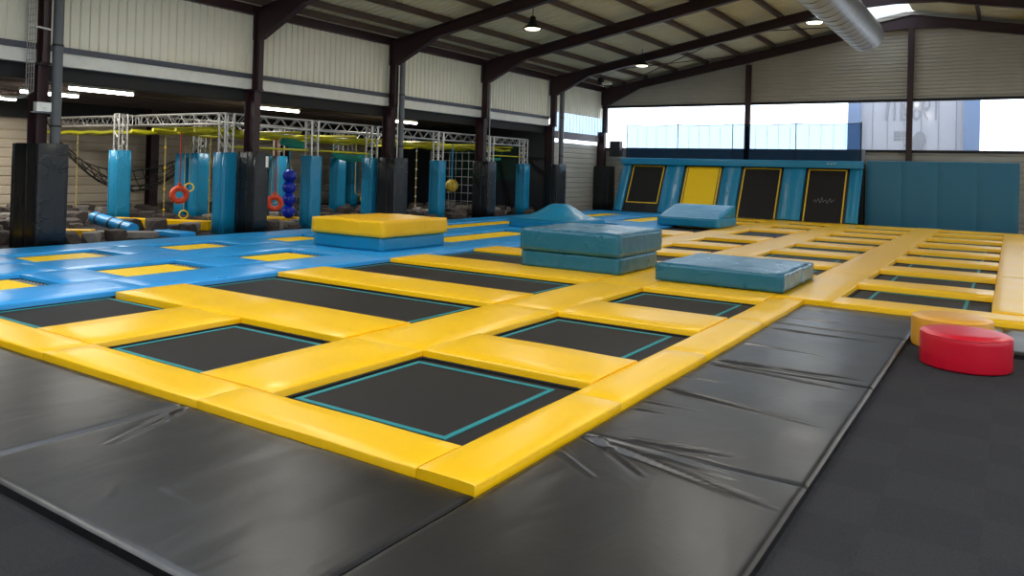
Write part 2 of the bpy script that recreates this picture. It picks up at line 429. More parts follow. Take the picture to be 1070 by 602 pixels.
for i, x in enumerate(gx[1:4]):
    b = B(); top = rooftop(x) - .45
    b.box(x - .1, x + .1, YF - .32, YF - .3, FL, top).box(x - .1, x + .1, YF - .14, YF - .12, FL, top).box(x - .01, x + .01, YF - .3, YF - .14, FL, top)
    struct(b.obj('trim_%d' % (8 + i), 'frame'), 'maroon steel gable post, %s' % ['left one at the net fence', 'middle one under the ridge', 'right one'][i], 'post')

# wall of last left bay below the slit
bb = B()
z = FL
while z < 2.88:
    zt = min(z + .22, 2.9)
    bb.add([(XL - .1, 27.7, z), (XL - .1, YF, z), (XL - .1, YF, z + .17), (XL - .1, 27.7, z + .17)], [(0, 1, 2, 3)])
    bb.add([(XL - .1, 27.7, z + .17), (XL - .1, YF, z + .17), (XL - .14, YF, z + .2), (XL - .14, 27.7, z + .2)], [(0, 1, 2, 3)])
    bb.add([(XL - .14, 27.7, z + .2), (XL - .14, YF, z + .2), (XL - .1, YF, zt), (XL - .1, 27.7, zt)], [(0, 1, 2, 3)])
    z += .22
struct(bb.obj('wall_left', 'gable'), 'beige ribbed wall at floor level in the last left bay', 'wall')

# right and near walls of the hall (outside the picture)
struct(B().box(XR, XR + .1, YB, YF, FL, 1.2).obj('wall_right', 'clad'), 'cream wall under the added right side glazing', 'wall')
struct(B().box(XR, XR + .1, YB, YF, 2.7, 5.75).obj('wall_right', 'clad'), 'cream wall above the added right side glazing', 'wall')
struct(B().box(XR + .04, XR + .06, YB, YF, 1.2, 2.7).obj('window_5', 'pane'), 'added unseen glazing band in the right wall, side daylight source', 'window')  # added out of view to let daylight in from the right
struct(B().prism([(-27.3, FL), (XR, FL), (XR, 5.6), (RIDGE, 8.2), (XL, 5.75), (XL, 3.8), (-27.3, 3.8)], 1, YB - .1, YB).obj('wall_front', 'clad'), 'cream near end wall behind the camera', 'wall')

# adjoining obstacle hall
bb = B(); z = FL
while z < 3.0:
    bb.add([(-27, YB, z), (-27, 28, z), (-27, 28, z + .22), (-27, YB, z + .22)], [(0, 1, 2, 3)])
    bb.add([(-27, YB, z + .22), (-27, 28, z + .22), (-27.04, 28, z + .26), (-27.04, YB, z + .26)], [(0, 1, 2, 3)])
    bb.add([(-27.04, YB, z + .26), (-27.04, 28, z + .26), (-27, 28, z + .3), (-27, YB, z + .3)], [(0, 1, 2, 3)])
    z += .3
hallclad = plain('taupe_cladding', (196, 182, 160), .65, var=.08, vscale=1.0); M['hallclad'] = hallclad
struct(bb.obj('wall_left', 'hallclad'), 'beige ribbed rear wall of the obstacle hall', 'wall')
struct(B().box(-27.3, -26.7, YB, 28, 2.98, 3.75).obj('trim_11', 'dark'), 'black steel girder along the rear of the obstacle hall', 'trim')
struct(B().box(-27.3, XL - .12, 28.0, 28.25, FL, 3.7).obj('wall_left_end', 'darkblue'), 'black end wall of the obstacle hall', 'wall')
struct(B().box(-27.3, XL - .36, YB, 28.2, 3.72, 3.8).obj('ceiling_hall', 'dark'), 'black ceiling of the obstacle hall', 'ceiling')
for i in range(9):
    x = -26.2 + i * 1.1
    struct(B().box(x - .05, x + .05, YB, 28, 3.56, 3.72).obj('trim_%d' % (20 + i), 'purlin'), 'dark purlin under the obstacle hall ceiling, %s from the rear wall' % ORD[i], 'purlin')
struct(B().box(-27.3, -27.2, YB, YF, 3.7, 5.8).obj('trim_30', 'dark'), None, None) if False else None
# green panel on the end wall
tag(B().box(-21.3, -18.0, 27.9, 27.98, 1.2, 2.75).obj('hanging_sheet', 'darkgreen'), 'dark green fabric sheet hung on the black end wall of the obstacle hall', 'sheet')

# outside building behind the gable window
b = B().box(-5.7, -1.4, 37.0, 37.4, -.4, 9)
struct(b.obj('outside_wall', 'outer'), 'pale grey panelled building seen through the gable window', 'building')
sb = B()
for x in (-5.2, -4.6, -3.95, -3.3, -2.65, -2.0): sb.box(x - .012, x + .012, 36.985, 37.0, -.4, 9)
struct(sb.obj('outside_trim', 'mark'), 'panel joints of the pale building outside', 'joints')
struct(B().box(-1.72, -1.15, 36.8, 37.4, -.4, 9).obj('outside_trim', 'outer2'), 'blue right corner pilaster of the building outside', 'pilaster')
struct(B().box(-6.2, -5.7, 36.8, 37.4, -.4, 9).obj('outside_trim', 'outer2'), 'blue left corner pilaster of the building outside', 'pilaster')

# mirrored lettering on the outside building (its front faces away from the hall)
def text_obj(s, loc, size, name, mt, rz, sx=1, parent=None):
    cu = bpy.data.curves.new(name, 'FONT'); cu.body = s; cu.size = size; cu.extrude = .004; cu.align_x = 'CENTER'
    t = bpy.data.objects.new(name, cu); COL.objects.link(t)
    dg = bpy.context.evaluated_depsgraph_get(); me = bpy.data.meshes.new_from_object(t.evaluated_get(dg))
    bpy.data.objects.remove(t); me.materials.clear(); me.materials.append(M[mt]); me.name = name
    o = bpy.data.objects.new(name, me); COL.objects.link(o)
    o.matrix_world = Matrix.Translation(loc) @ Matrix.Rotation(rz, 4, 'Z') @ Matrix.Rotation(pi / 2, 4, 'X') @ Matrix.Diagonal((sx, 1, 1, 1))
    return o

# steel portal frames
for i, y in enumerate(FY):
    t = thing('portal_frame', 'maroon steel portal frame with haunched rafter, ' + (ORD[len(FY) - 1 - i] + ' from the gable wall' if i < len(FY) - 1 else 'the one against the gable wall'),
              'steel frame', (-16.1, y, FL), 'steel portal frames of the hall')
    for sgn, nm in ((1, 'left'), (-1, 'right')):
        def X(x): return x if sgn > 0 else 2 * RIDGE - x
        c = B()
        def cb(a, q, w_, za, zb): c.box(min(X(a), X(q)), max(X(a), X(q)), y - w_, y + w_, za, zb)
        cb(-16.42, -16.4, .1, FL, 3.58); cb(-16.07, -16.05, .1, FL, 3.58); cb(-16.4, -16.07, .01, FL, 3.58)
        cb(-16.2, -16.18, .07, 3.58, 5.66); cb(-15.97, -15.95, .07, 3.58, 4.9); cb(-16.18, -15.97, .01, 3.58, 5.5); cb(-16.42, -15.95, .1, 3.56, 3.6)
        if sgn < 0 and y > 31: pass
        c.obj('column', 'frame', t)
        top = [(-16.3, rooftop(-16.3) - .02), (RIDGE, 8.0)]
        bot = [(-15.95, 4.87), (-14.4, 5.62), (-12.3, 6.0), (-10.6, 6.32), (-5.7, 7.22), (-4.6, 7.44), (RIDGE, 7.5)]
        poly = [(X(-16.3), top[0][1]), (RIDGE, 8.0)] + [(X(a), q) for a, q in bot[::-1]] + [(X(-16.3), 4.87)]
        rb = B().prism(poly, 1, y - .012, y + .012)
        # flanges
        rb.obox((X(-16.3), y, top[0][1]), (RIDGE, y, 8.0), .2, .025)
        for (a, za), (c_, zc) in zip(bot[:-1], bot[1:]): rb.obox((X(a), y, za), (X(c_), y, zc), .2, .025)
        rb.obj('rafter', 'frame', t)

# purlins
px_ = [-15.85, -15.2, -14.1, -12.68, -11.25, -9.85, -8.4, -7.0, -5.5]
for i, x in enumerate(px_ + [2 * RIDGE - q for q in px_]):
    z = rooftop(x) + .01
    b = B().box(x - .008, x + .008, YB, YF, z, z + .17).box(x - .05, x + .05, YB, YF, z, z + .012).box(x - .05, x + .05, YB, YF, z + .16, z + .172)
    side = 'left' if i < len(px_) else 'right'; k = i % len(px_)
    tag(b.obj('purlin', 'purlin'), 'brown roof purlin on the %s slope, %s up from the eaves' % (side, ORD[k]), 'purlin', 'roof purlins')
# wind braces in the last bay
def brace(p0, p1, lab):
    tag(B().tube([p0, p1], .022, 6).obj('roof_brace', 'frame'), lab, 'brace')
brace((-15.6, 27.7, 5.72), (-9.2, 32.4, 6.85), 'thin diagonal brace rod in the last roof bay, rising from the eaves')
brace((-15.3, 32.4, 5.75), (-8.6, 27.7, 6.9), 'thin diagonal brace rod crossing it in the last roof bay')
brace((-8.6, 27.7, 6.95), (-4.4, 32.4, 7.7), 'thin diagonal brace rod near the ridge in the last roof bay')

# ================================================================== DECK: trampolines and pads
Z0, BEDZ = FL, -.04
def trampoline(x0, x1, y0, y1, yellow, label, group, stripe=True, springs=False, inset=(.1, .24, .13, .17)):
    x0 -= 0; y1 += 0
    t = thing('trampoline', label, 'trampoline', ((x0 + x1) / 2, (y0 + y1) / 2, FL), group)
    e = .012
    a, c, d, f_ = x0 + e, x1 - e, y0 + e, y1 - e
    fr = B().box(a, a + .03, d, f_, FL, BEDZ + .004).box(c - .03, c, d, f_, FL, BEDZ + .004).box(a + .03, c - .03, d, d + .03, FL, BEDZ + .004).box(a + .03, c - .03, f_ - .03, f_, FL, BEDZ + .004)
    fr.obj('frame', 'under', t)
    def sheet(xa, xb, ya, yb, z, nm, mt):
        n = 10; vs = []; fs = []
        for i in range(n + 1):
            for j in range(n + 1):
                u, v = i / n, j / n; s_ = 16 * u * (1 - u) * v * (1 - v)
                vs.append((xa + (xb - xa) * u, ya + (yb - ya) * v, z - .004 * s_))
        for i in range(n):
            for j in range(n): k = i * (n + 1) + j; fs.append((k, k + n + 1, k + n + 2, k + 1))
        o = len(vs); vs2 = vs + [(p[0], p[1], z - .012) for p in vs]
        fs2 = fs + [tuple(q + o for q in f__[::-1]) for f__ in fs]
        edge = [i * (n + 1) for i in range(n + 1)] + [n * (n + 1) + j for j in range(1, n + 1)] + [i * (n + 1) + n for i in range(n - 1, -1, -1)] + [j for j in range(n - 1, 0, -1)]
        fs2 += [(edge[i], edge[(i + 1) % len(edge)], edge[(i + 1) % len(edge)] + o, edge[i] + o) for i in range(len(edge))]
        return B().add(vs2, fs2, False).obj(nm, mt, t)
    il, ir, inn, ifar = inset
    if yellow:
        sheet(a + .03, c - .03, d + .03, f_ - .03, BEDZ - .012, 'spring_cover_and_shade', 'under')
        sheet(x0 + .13, x1 - .03, y0 + .04, y1 - .2, BEDZ + .012, 'bed', 'ybed')
        if springs:
            k = x0 + .2; first = None
            while k < x1 - .08:
                if first is None:
                    first = B().obox((k, y1 - .205, BEDZ + .004), (k, y1 - .06, BEDZ + .004), .016, .014).obj('spring', 'spring', t)
                else:
                    c_ = first.copy(); COL.objects.link(c_); c_.parent = t; c_.location.x = k - t.location.x
                k += .1
    else:
        sheet(a + .03, c - .03, d + .03, f_ - .03, BEDZ - .02, 'spring_cover_and_shade', 'under')  # dark sheet stands in for the shadow band around the black bed
        bed = sheet(x0 + .085, c - .03, d + .03, y1 - .13, BEDZ, 'bed', 'bed')
        if stripe:
            xa, xb, ya, yb = x0 + il, x1 - ir, y0 + inn, y1 - ifar; w_ = .045; z = BEDZ
            st = B().box(xa, xb, ya, ya + w_, z - .004, z + .004).box(xa, xb, yb - w_, yb, z - .004, z + .004).box(xa, xa + w_, ya + w_, yb - w_, z - .004, z + .004).box(xb - w_, xb, ya + w_, yb - w_, z - .004, z + .004)
            st.obj('boundary_stripe', 'stripe', bed)
    return t

PT = .018  # top of pads
def mkpad(x0, x1, y0, y1, mt, label, group, top=PT, r=.012, name='safety_pad'):
    g = .0015; r = min(r, .02)
    b = pad(B(), x0 + g, x1 - g, y0 + g, y1 - g, Z0, top, r)
    return tag(b.obj(name, mt), label, 'pad', group)

G_T = 'trampolines with black beds'; G_TY = 'trampolines with yellow beds'
# --- lane c3 (the near right lane with square beds) and c4 (right-hand lane)
F3 = [5.62, 8.18, 10.75, 13.35, 15.7, 18.05, 20.4, 22.8, 25.2, 27.5, 29.9]
N3 = [3.87, 6.55, 9.2, 11.8, 14.25, 16.6, 18.95, 21.35, 23.75, 26.1, 28.4]
ymat = lambda y: 'yellow'
for i, (n_, f_) in enumerate(zip(N3, F3)):
    trampoline(-4.63, -2.84, n_, f_, False, 'square black trampoline, %s from the front in the lane beside the black mats' % ORD[i], G_T)
    if i < len(F3) - 1:
        mkpad(-4.63, -2.84, f_, N3[i + 1], 'yellow', 'yellow cross pad behind the %s bed of the lane beside the black floor mats' % ORD[i], 'yellow cross pads', PT + (.02 if i > 3 else .012), .04)
F4 = [13.45, 15.9, 18.3, 20.6, 23.0, 25.45, 27.75, 30.2]
N4 = [11.95, 14.25, 16.75, 19.15, 21.45, 23.85, 26.25, 28.6]
for i, (n_, f_) in enumerate(zip(N4, F4)):
    trampoline(-2.06, -.2, n_, f_, False, 'black trampoline bed with teal side stripes, %s from the pouffes in the right-hand lane' % ORD[i], G_T, inset=(.3, .3, .05, .05))
    if i < len(F4) - 1:
        mkpad(-2.06, -.2, f_, N4[i + 1], 'yellow', 'raised yellow cross pad behind the %s bed of the right-hand lane' % ORD[i], 'yellow cross pads', .05, .05)
mkpad(-2.06, .36, 11.3, 11.95, 'yellow', 'yellow front edge pad of the right-hand lane behind the pouffes', 'yellow border pads', .03)
mkpad(-2.06, .36, 30.2, 31.1, 'yellow', 'yellow pad at the far end of the right-hand lane under the blue wall pads', 'yellow border pads')
for i in range(4):
    ys = [11.95, 16.5, 21.2, 25.9, 30.2]
    mkpad(-.2, .36, ys[i], ys[i + 1], 'yellow', 'long yellow side pad at the right edge of the right-hand lane, %s from the front' % ORD[i], 'yellow border pads', .04)
# pad between c3 and c4
ys = [11.3, 15.0, 19.0, 23.0, 27.0, 31.1]
for i in range(5):
    mkpad(-2.84, -2.06, ys[i], ys[i + 1], 'yellow', 'wide yellow aisle pad left of the right-hand lane, %s from the front' % ORD[i], 'yellow aisle pads', .03)
# right border, beside black mats
ys = [3.42, 5.3, 7.2, 9.25, 11.3]
for i in range(4):
    mkpad(-2.84, -2.42, ys[i], ys[i + 1], 'yellow', 'yellow border pad along the black floor mats, %s from the near corner' % ORD[i], 'yellow border pads')
# front border
xs = [-12.0, -9.7, -7.13, -4.9, -2.84]
for i in range(4):
    mkpad(xs[i], xs[i + 1], 3.42, 3.87, 'yellow', 'yellow front border pad facing the camera, %s from the near corner' % ORD[3 - i], 'yellow border pads')
# central aisle between c2 and c3
ys = [3.87, 5.6, 8.2, 10.8, 13.4, 16.6, 19.8, 23.0, 26.5, 31.1]
for i in range(9):
    mkpad(-5.53, -4.63, ys[i], ys[i + 1], 'yellow', 'wide yellow pad of the central aisle, %s from the front' % ORD[i], 'yellow aisle pads')
# front pair c2: two small beds, then long beds
trampoline(-7.13, -5.53, 3.87, 5.5, False, 'small black trampoline bed in the front row left of the central aisle', G_T, inset=(.1, .12, .12, .15))
trampoline(-9.72, -8.2, 3.87, 5.55, False, 'black trampoline bed in the front row beside the blue padding', G_T, inset=(.1, .12, .12, .15))
mkpad(-8.2, -7.13, 3.87, 5.5, 'yellow', 'wide yellow pad between the two front-row beds left of the aisle', 'yellow cross pads')
trampoline(-12.1, -10.82, 3.87, 5.45, True, 'yellow trampoline bed cut by the left edge of the picture', G_TY, springs=True)
mkpad(-9.65, -5.53, 5.5, 6.5, 'yellow', 'long yellow cross pad in front of the first long black bed', 'yellow cross pads', PT + .01)
LF = [8.1, 10.7, 13.35]; LN = [6.5, 9.1, 11.75]
for i in range(3):
    trampoline(-9.65, -5.53, LN[i], LF[i], False, 'long black trampoline bed between blue padding and central aisle, %s from the front' % ORD[i], G_T, inset=(.12, .2, .14, .17))
    if i < 2: mkpad(-9.65, -5.53, LF[i], LN[i + 1], 'yellow', 'long yellow cross pad behind the %s long black bed' % ORD[i], 'yellow cross pads', PT + .01)
# behind the stacked teal blocks: two columns of beds
mkpad(-9.65, -5.53, 13.35, 14.25, 'yellow', 'long yellow cross pad behind the stacked teal blocks', 'yellow cross pads')
F2 = [15.7, 17.95, 20.3, 24.6, 27.5, 29.9]; N2 = [14.25, 16.6, 18.9, 21.9, 26.0, 28.4]
for i, (n_, f_) in enumerate(zip(N2, F2)):
    trampoline(-6.97, -5.53, n_, f_, False, 'black trampoline directly left of the far aisle, %s behind the teal blocks' % ORD[i], G_T, stripe=False)
    trampoline(-9.4, -7.85, n_, f_, False, 'black trampoline, second column left of the far aisle, %s behind the teal blocks' % ORD[i], G_T, stripe=False)
    if i < len(F2) - 1:
        mkpad(-6.97, -5.53, f_, N2[i + 1], 'yellow', 'yellow cross pad left of the far central aisle, behind its %s bed' % ORD[i], 'yellow cross pads', PT + .02, .04)
        mkpad(-9.4, -7.85, f_, N2[i + 1], 'yellow', 'yellow cross pad in the second far column left of the aisle, behind its %s bed' % ORD[i], 'yellow cross pads', PT + .02, .04)
ys = [14.25, 18.4, 22.6, 26.8, 31.1]
for i in range(4):
    mkpad(-7.85, -6.97, ys[i], ys[i + 1], 'yellow', 'yellow aisle pad between the two far columns of beds, %s behind the stacked teal blocks' % ORD[i], 'yellow aisle pads')
mkpad(-9.4, -7.85, 29.9, 31.1, 'yellow', 'yellow pad at the foot of the second inclined trampoline', 'yellow border pads')
mkpad(-6.97, -5.53, 29.9, 31.1, 'yellow', 'yellow pad at the foot of the third and fourth inclined trampolines', 'yellow border pads')
mkpad(-4.63, -2.84, 29.9, 31.1, 'yellow', 'yellow pad at the far end of the lane under the left blue wall pad', 'yellow border pads')
# --- blue zone
GB = 'blue pads of the yellow-bed zone'
F1 = [5.45, 7.92, 10.47, 13.05, 18.2, 23.5, 29.6]; N1 = [3.87, 6.35, 8.93, 11.5, 14.1, 19.6, 25.0]
for i, (n_, f_) in enumerate(zip(N1, F1)):
    if i > 0:
        trampoline(-12.1, -10.82, n_, f_, True, 'yellow trampoline in the blue row next to the black beds, %s from the front' % ORD[i], G_TY, springs=True)
    if i < len(F1) - 1:
        mkpad(-12.1, -10.82, f_, N1[i + 1], 'blue', 'blue cross pad in the row next to the black beds, %s from the front' % ORD[i], GB)
F0 = [5.2, 7.8, 10.35, 12.95, 22.0, 29.6]; N0 = [3.87, 6.25, 8.87, 11.45, 14.0, 25.6]
for i, (n_, f_) in enumerate(zip(N0, F0)):
    if i > 0:
        trampoline(-14.55, -13.35, n_, f_, True, 'yellow trampoline bed in the outer blue row along the columns, %s from the front' % ORD[i - 1], G_TY, springs=True)
    if i < len(F0) - 1 and i > 0:
        mkpad(-14.55, -13.35, f_, N0[i + 1], 'blue', 'blue cross pad in the outer row along the columns, %s from the front' % ORD[i - 1], GB)
mkpad(-14.55, -13.35, 3.87, 6.25, 'blue', 'blue pad in front of the outer blue row', GB)
ys = [3.87, 6.0, 8.4, 11.0, 13.6, 17.0, 20.5, 24.0, 27.5, 31.0]
for i in range(9):
    mkpad(-10.82, -9.65 if i else -9.72, ys[i], ys[i + 1], 'blue', 'long blue pad bordering the black beds, %s from the front' % ORD[i], GB, PT + .006)
    mkpad(-13.35, -12.1, ys[i], ys[i + 1], 'blue', 'long blue pad between the two rows of yellow beds, %s from the front' % ORD[i], GB)
    mkpad(-15.62, -14.55, ys[i], ys[i + 1], 'blue', 'long blue outer pad along the wrapped columns, %s from the front' % ORD[i], GB)
for x0, x1, y0, t_ in ((-9.65, -9.4, 14.25, 'beside the far black beds'),):
    mkpad(x0, x1, y0, 31.0, 'blue', 'narrow blue pad strip ' + t_, GB)
mkpad(-12.1, -10.82, 29.6, 31.0, 'blue', 'blue pad at the foot of the yellow inclined trampoline', GB)
mkpad(-14.55, -13.35, 29.6, 31.0, 'blue', 'blue pad at the foot of the leftmost inclined trampoline', GB)

# ================================================================== black floor mats
def crease(px, py, segs):
    h = 0
    for (ax, ay, bx, by, wd, ht) in segs:
        vx, vy = bx - ax, by - ay; L2 = vx * vx + vy * vy
        t = max(0, min(1, ((px - ax) * vx + (py - ay) * vy) / L2))
        d = math.hypot(px - ax - t * vx, py - ay - t * vy)
        wd = max(wd, .024); wloc = wd * (1 - .3 * t); fade = (1 - t) ** .5 if t > 0 else 1
        if t <= 0: fade = max(0, 1 - math.hypot(px - ax, py - ay) / wd)
        fade *= min(1, .35 + 6 * t)
        h += ht * fade * (math.exp(-(d / wloc) ** 2) - .45 * math.exp(-((d - 1.6 * wloc) / wloc) ** 2))
    return h
def floor_mat(x0, x1, y0, y1, label, segs=(), top=-.028, step=.016):
    g = .004; x0 += g; x1 -= g; y0 += g; y1 -= g
    nx = max(4, int((x1 - x0) / step)); ny = max(4, int((y1 - y0) / step))
    vs = []; fs = []
    for i in range(nx + 1):
        for j in range(ny + 1):
            x = x0 + (x1 - x0) * i / nx; y = y0 + (y1 - y0) * j / ny
            e = min(x - x0, x1 - x, y - y0, y1 - y)
            z = top - (.016 * (1 - min(1, e / .04)) ** 2)
            z += .004 * noise.noise(Vector((x * 1.1, y * 1.1, 2))) + .0018 * noise.noise(Vector((x * 5, y * 2.4, 9)))
            if segs and e > .01: z += crease(x, y, segs) * min(1, e / .08)
            vs.append((x, y, z))
    W = ny + 1
    for i in range(nx):
        for j in range(ny): k = i * W + j; fs.append((k, k + W, k + W + 1, k + 1))
    edge = [i * W for i in range(nx + 1)] + [nx * W + j for j in range(1, ny + 1)] + [i * W + ny for i in range(nx - 1, -1, -1)] + [j for j in range(ny - 1, 0, -1)]
    b = B().add(vs, fs, True)
    o = len(vs); ev = [vs[k] for k in edge]; n = len(ev)
    b.add(ev + [(v[0], v[1], FL) for v in ev], [(i, (i + 1) % n, n + (i + 1) % n, n + i) for i in range(n)])
    return tag(b.obj('floor_mat', 'mat', fix=False), label, 'mat', 'black vinyl floor mats')
# recalc off: faces wind upward
segA = [(-2.42, 4.62, -1.0, 4.22, .022, .03), (-2.27, 4.6, -1.75, 4.2, .018, .016), (-2.4, 4.27, -1.99, 4.01, .018, .014), (-1.9, 4.58, -1.3, 4.5, .015, .01)]
segA_ = [(-2.40, 4.62, -1.25, 4.32, .045, .03), (-2.35, 4.55, -1.9, 4.05, .04, .022), (-2.4, 4.25, -2.05, 3.9, .04, .02), (-2.1, 4.6, -1.5, 4.5, .03, .016)]
floor_mat(-2.42, -.95, 2.0, 4.65, 'black floor mat at the near corner of the yellow border, heavily creased', segA)
segB = [(-1.9, 4.74, -1.37, 4.88, .018, .016), (-2.1, 4.72, -1.6, 4.84, .014, .012), (-2.38, 6.04, -1.1, 5.79, .02, .018), (-2.35, 5.38, -2.1, 5.41, .018, .01), (-2.38, 5.6, -1.9, 5.62, .018, .008), (-2.38, 6.5, -2.0, 6.5, .018, .008), (-2.42, 7.1, -1.1, 6.95, .024, .02)]
segB_ = [(-2.2, 4.72, -1.4, 4.85, .03, .02), (-2.38, 5.55, -1.15, 5.42, .035, .018), (-2.4, 6.95, -1.1, 6.72, .035, .018), (-2.35, 5.1, -1.9, 5.15, .03, .014), (-2.4, 6.2, -2.0, 6.2, .03, .014)]
floor_mat(-2.42, -.95, 4.65, 7.15, 'black floor mat along the carpet, second from the near corner', segB)
segC = [(-2.4, 7.25, -1.01, 7.38, .022, .02), (-2.4, 7.3, -1.2, 7.24, .015, .012), (-2.42, 9.2, -1.15, 9.18, .022, .018), (-2.4, 8.2, -1.5, 8.12, .02, .01)]
segC_ = [(-2.38, 8.3, -1.2, 8.1, .035, .016), (-2.35, 7.3, -1.3, 7.2, .04, .02), (-2.35, 9.2, -1.2, 9.05, .035, .016)]
floor_mat(-2.42, -.95, 7.15, 9.55, 'black floor mat along the carpet, third from the near corner', segC)
floor_mat(-2.42, -.95, 9.55, 11.3, 'black floor mat in the inner corner behind the pouffes', [(-2.35, 10.1, -1.1, 10.0, .035, .016), (-2.35, 10.8, -1.2, 10.7, .035, .014)], step=.05)
segD = [(-4.97, 3.38, -4.67, 2.63, .028, .022), (-4.96, 3.3, -4.85, 2.95, .018, .012), (-4.9, 3.2, -4.7, 3.1, .014, .008), (-3.84, 2.49, -3.49, 2.46, .01, .003), (-3.94, 2.23, -4.06, 2.35, .008, .002)]
segD_ = [(-5.0, 3.36, -5.0, 2.75, .05, .03), (-4.95, 3.36, -4.3, 2.6, .05, .02), (-4.7, 3.38, -4.6, 3.05, .03, .012)]
floor_mat(-5.0, -2.42, 2.0, 3.42, 'black floor mat in front of the yellow border, at the bottom centre', segD)
floor_mat(-8.0, -5.0, 2.0, 3.42, 'black floor mat in front of the yellow border at the left edge of the picture', [(-5.05, 3.36, -5.6, 3.1, .03, .01)], step=.04)
floor_mat(-11.0, -8.0, 2.0, 3.42, 'black floor mat in the front row beyond the left edge of the picture', step=.12)
floor_mat(-.95, -.05, 10.25, 11.3, 'short black floor mat directly behind the mustard pouffe', step=.08)
floor_mat(-.05, 1.55, 9.6, 11.3, 'black floor mat behind the pouffes at the right edge', step=.08)
for i in range(8):
    y = 11.3 + 2.5 * i
    floor_mat(.36, 1.9, y, min(y + 2.5, 31.2), 'glossy black floor mat right of the right-hand lane, %s from the pouffes' % ORD[i], step=.15)

# ================================================================== foam blocks on the deck
T0 = PT + .012
def block(name, label, parts, loc, group='foam blocks on the trampolines'):
    t = thing(name, label, 'foam block', loc, group)
    for nm, fn, mt in parts:
        fn(B()).obj(nm, mt, t)
    return t
# yellow on blue stack (two separate blocks)
tag(softblock(B(), -12.42, -10.46, 11.36, 13.34, T0, lambda u, v: T0 + .272, seed=1, amp=.006).obj('foam_block', 'blue2'), 'bright blue foam block under the yellow block on the blue padding', 'foam block')
tag(softblock(B(), -12.46, -10.42, 11.32, 13.4, T0 + .278, lambda u, v: T0 + .61 - .008 * cos(u * 9), seed=2).obj('foam_block', 'yblock'), 'yellow foam block lying on the bright blue block', 'foam block')
# two teal blocks stacked
tag(softblock(B(), -7.36, -5.44, 11.64, 13.3, T0, lambda u, v: T0 + .286, seed=3, amp=.006).obj('foam_block', 'teal'), 'lower teal foam block of the stack of two on the central aisle', 'foam block')
tag(softblock(B(), -7.38, -5.44, 11.6, 13.5, T0 + .291, lambda u, v: T0 + .68 + .015 * sin(pi * u) * v, seed=4, amp=.014).obj('foam_block', 'teal'), 'upper teal foam block of the stack of two on the central aisle', 'foam block')
# low teal block
tag(softblock(B(), -4.74, -2.76, 11.5, 13.62, T0 + .02, lambda u, v: T0 + .29, seed=5, amp=.012).obj('foam_block', 'teal'), 'low single teal foam block in the lane beside the black floor mats', 'foam block')
# wedge block: base + ramp
t = thing('foam_wedge', 'light blue wedge-topped foam block in front of the yellow inclined trampoline', 'foam block', (-8.8, 24.85, T0 + .016))
softblock(B(), -9.82, -7.75, 23.9, 25.75, T0 + .016, lambda u, v: T0 + .286, seed=6, amp=.006).obj('base_block', 'blue2', t)
softblock(B(), -9.8, -7.77, 23.92, 25.72, T0 + .292, lambda u, v: T0 + .3 + .38 * min(1, v * 1.15), seed=7, amp=.008).obj('ramp', 'blue2', t)
# mound
t = thing('foam_mound', 'bright blue humped foam block behind the stacked teal blocks', 'foam block', (-11.3, 20.4, T0))
softblock(B(), -12.6, -10.45, 19.2, 21.3, T0 + .004, lambda u, v: T0 + .24, seed=8, amp=.006).obj('base_block', 'blue2', t)
softblock(B(), -12.58, -10.48, 19.22, 21.27, T0 + .243, lambda u, v: T0 + .25 + .44 * min(1, u * 2.7, (1 - u) * 2.4) * min(1, v * 1.9 + .02, (1 - v) * 3), seed=9, amp=.01).obj('hump', 'blue2', t)

# pouffes
def pouf(x, y, r_, h, mt, label):
    t = thing('pouffe', label, 'pouffe', (x, y, FL), 'round pouffes on the carpet')
    k = .025
    prof = [(0, 0), (r_ - k, 0), (r_ - .004, k * .4), (r_, k), (r_, h * .5), (r_, h * .7), (r_, h * .8), (r_, h - k * 1.4), (r_ - k * .3, h - k * .5), (r_ - k, h), (r_ * .6, h + .008), (0, h + .01)]
    B().lathe([(a, z) for a, z in prof[:9]], (x, y, FL), 64).obj('side', mt, t)
    B().lathe([(a, z) for a, z in prof[8:]], (x, y, FL), 64).obj('top', mt, t)
    B().torus((x, y, FL + h - k * .6), r_ - k * .22, .005, n=64, k=6).obj('piping', mt, t)
pouf(-.36, 8.9, .405, .335, 'red', 'red round vinyl pouffe on the carpet, the nearer one')
pouf(-.53, 9.8, .40, .335, 'mustard', 'mustard yellow round pouffe behind the red one')

# ================================================================== inclined trampolines
Yb, Yt, Zt = 30.98, 32.0, 2.15
def inc(x, s, d=0):
    """point on the incline: s 0..1 up the slope, d out of its surface"""
    nrm = Vector((0, -(Zt), (Yt - Yb))).normalized()
    return Vector((x, Yb + (Yt - Yb) * s, .03 + (Zt - .03) * s)) + nrm * d
def slab(b, x0, x1, s0, s1, d0, d1, nseg=1):
    vs = [inc(x, s, d) for d in (d0, d1) for x, s in ((x0, s0), (x1, s0), (x1, s1), (x0, s1))]
    return b.add(vs, [(3, 2, 1, 0), (4, 5, 6, 7), (0, 1, 5, 4), (1, 2, 6, 5), (2, 3, 7, 6), (3, 0, 4, 7)])
hol = [(-14.4, -12.72), (-11.9, -10.18), (-9.43, -7.72), (-6.87, -5.24)]
names = ['leftmost inclined trampoline, black bed with full yellow outline', 'inclined trampoline with a yellow bed, second from the left', 'inclined trampoline with black bed, third from the left', 'inclined trampoline with black bed and faint chalk marks, rightmost']
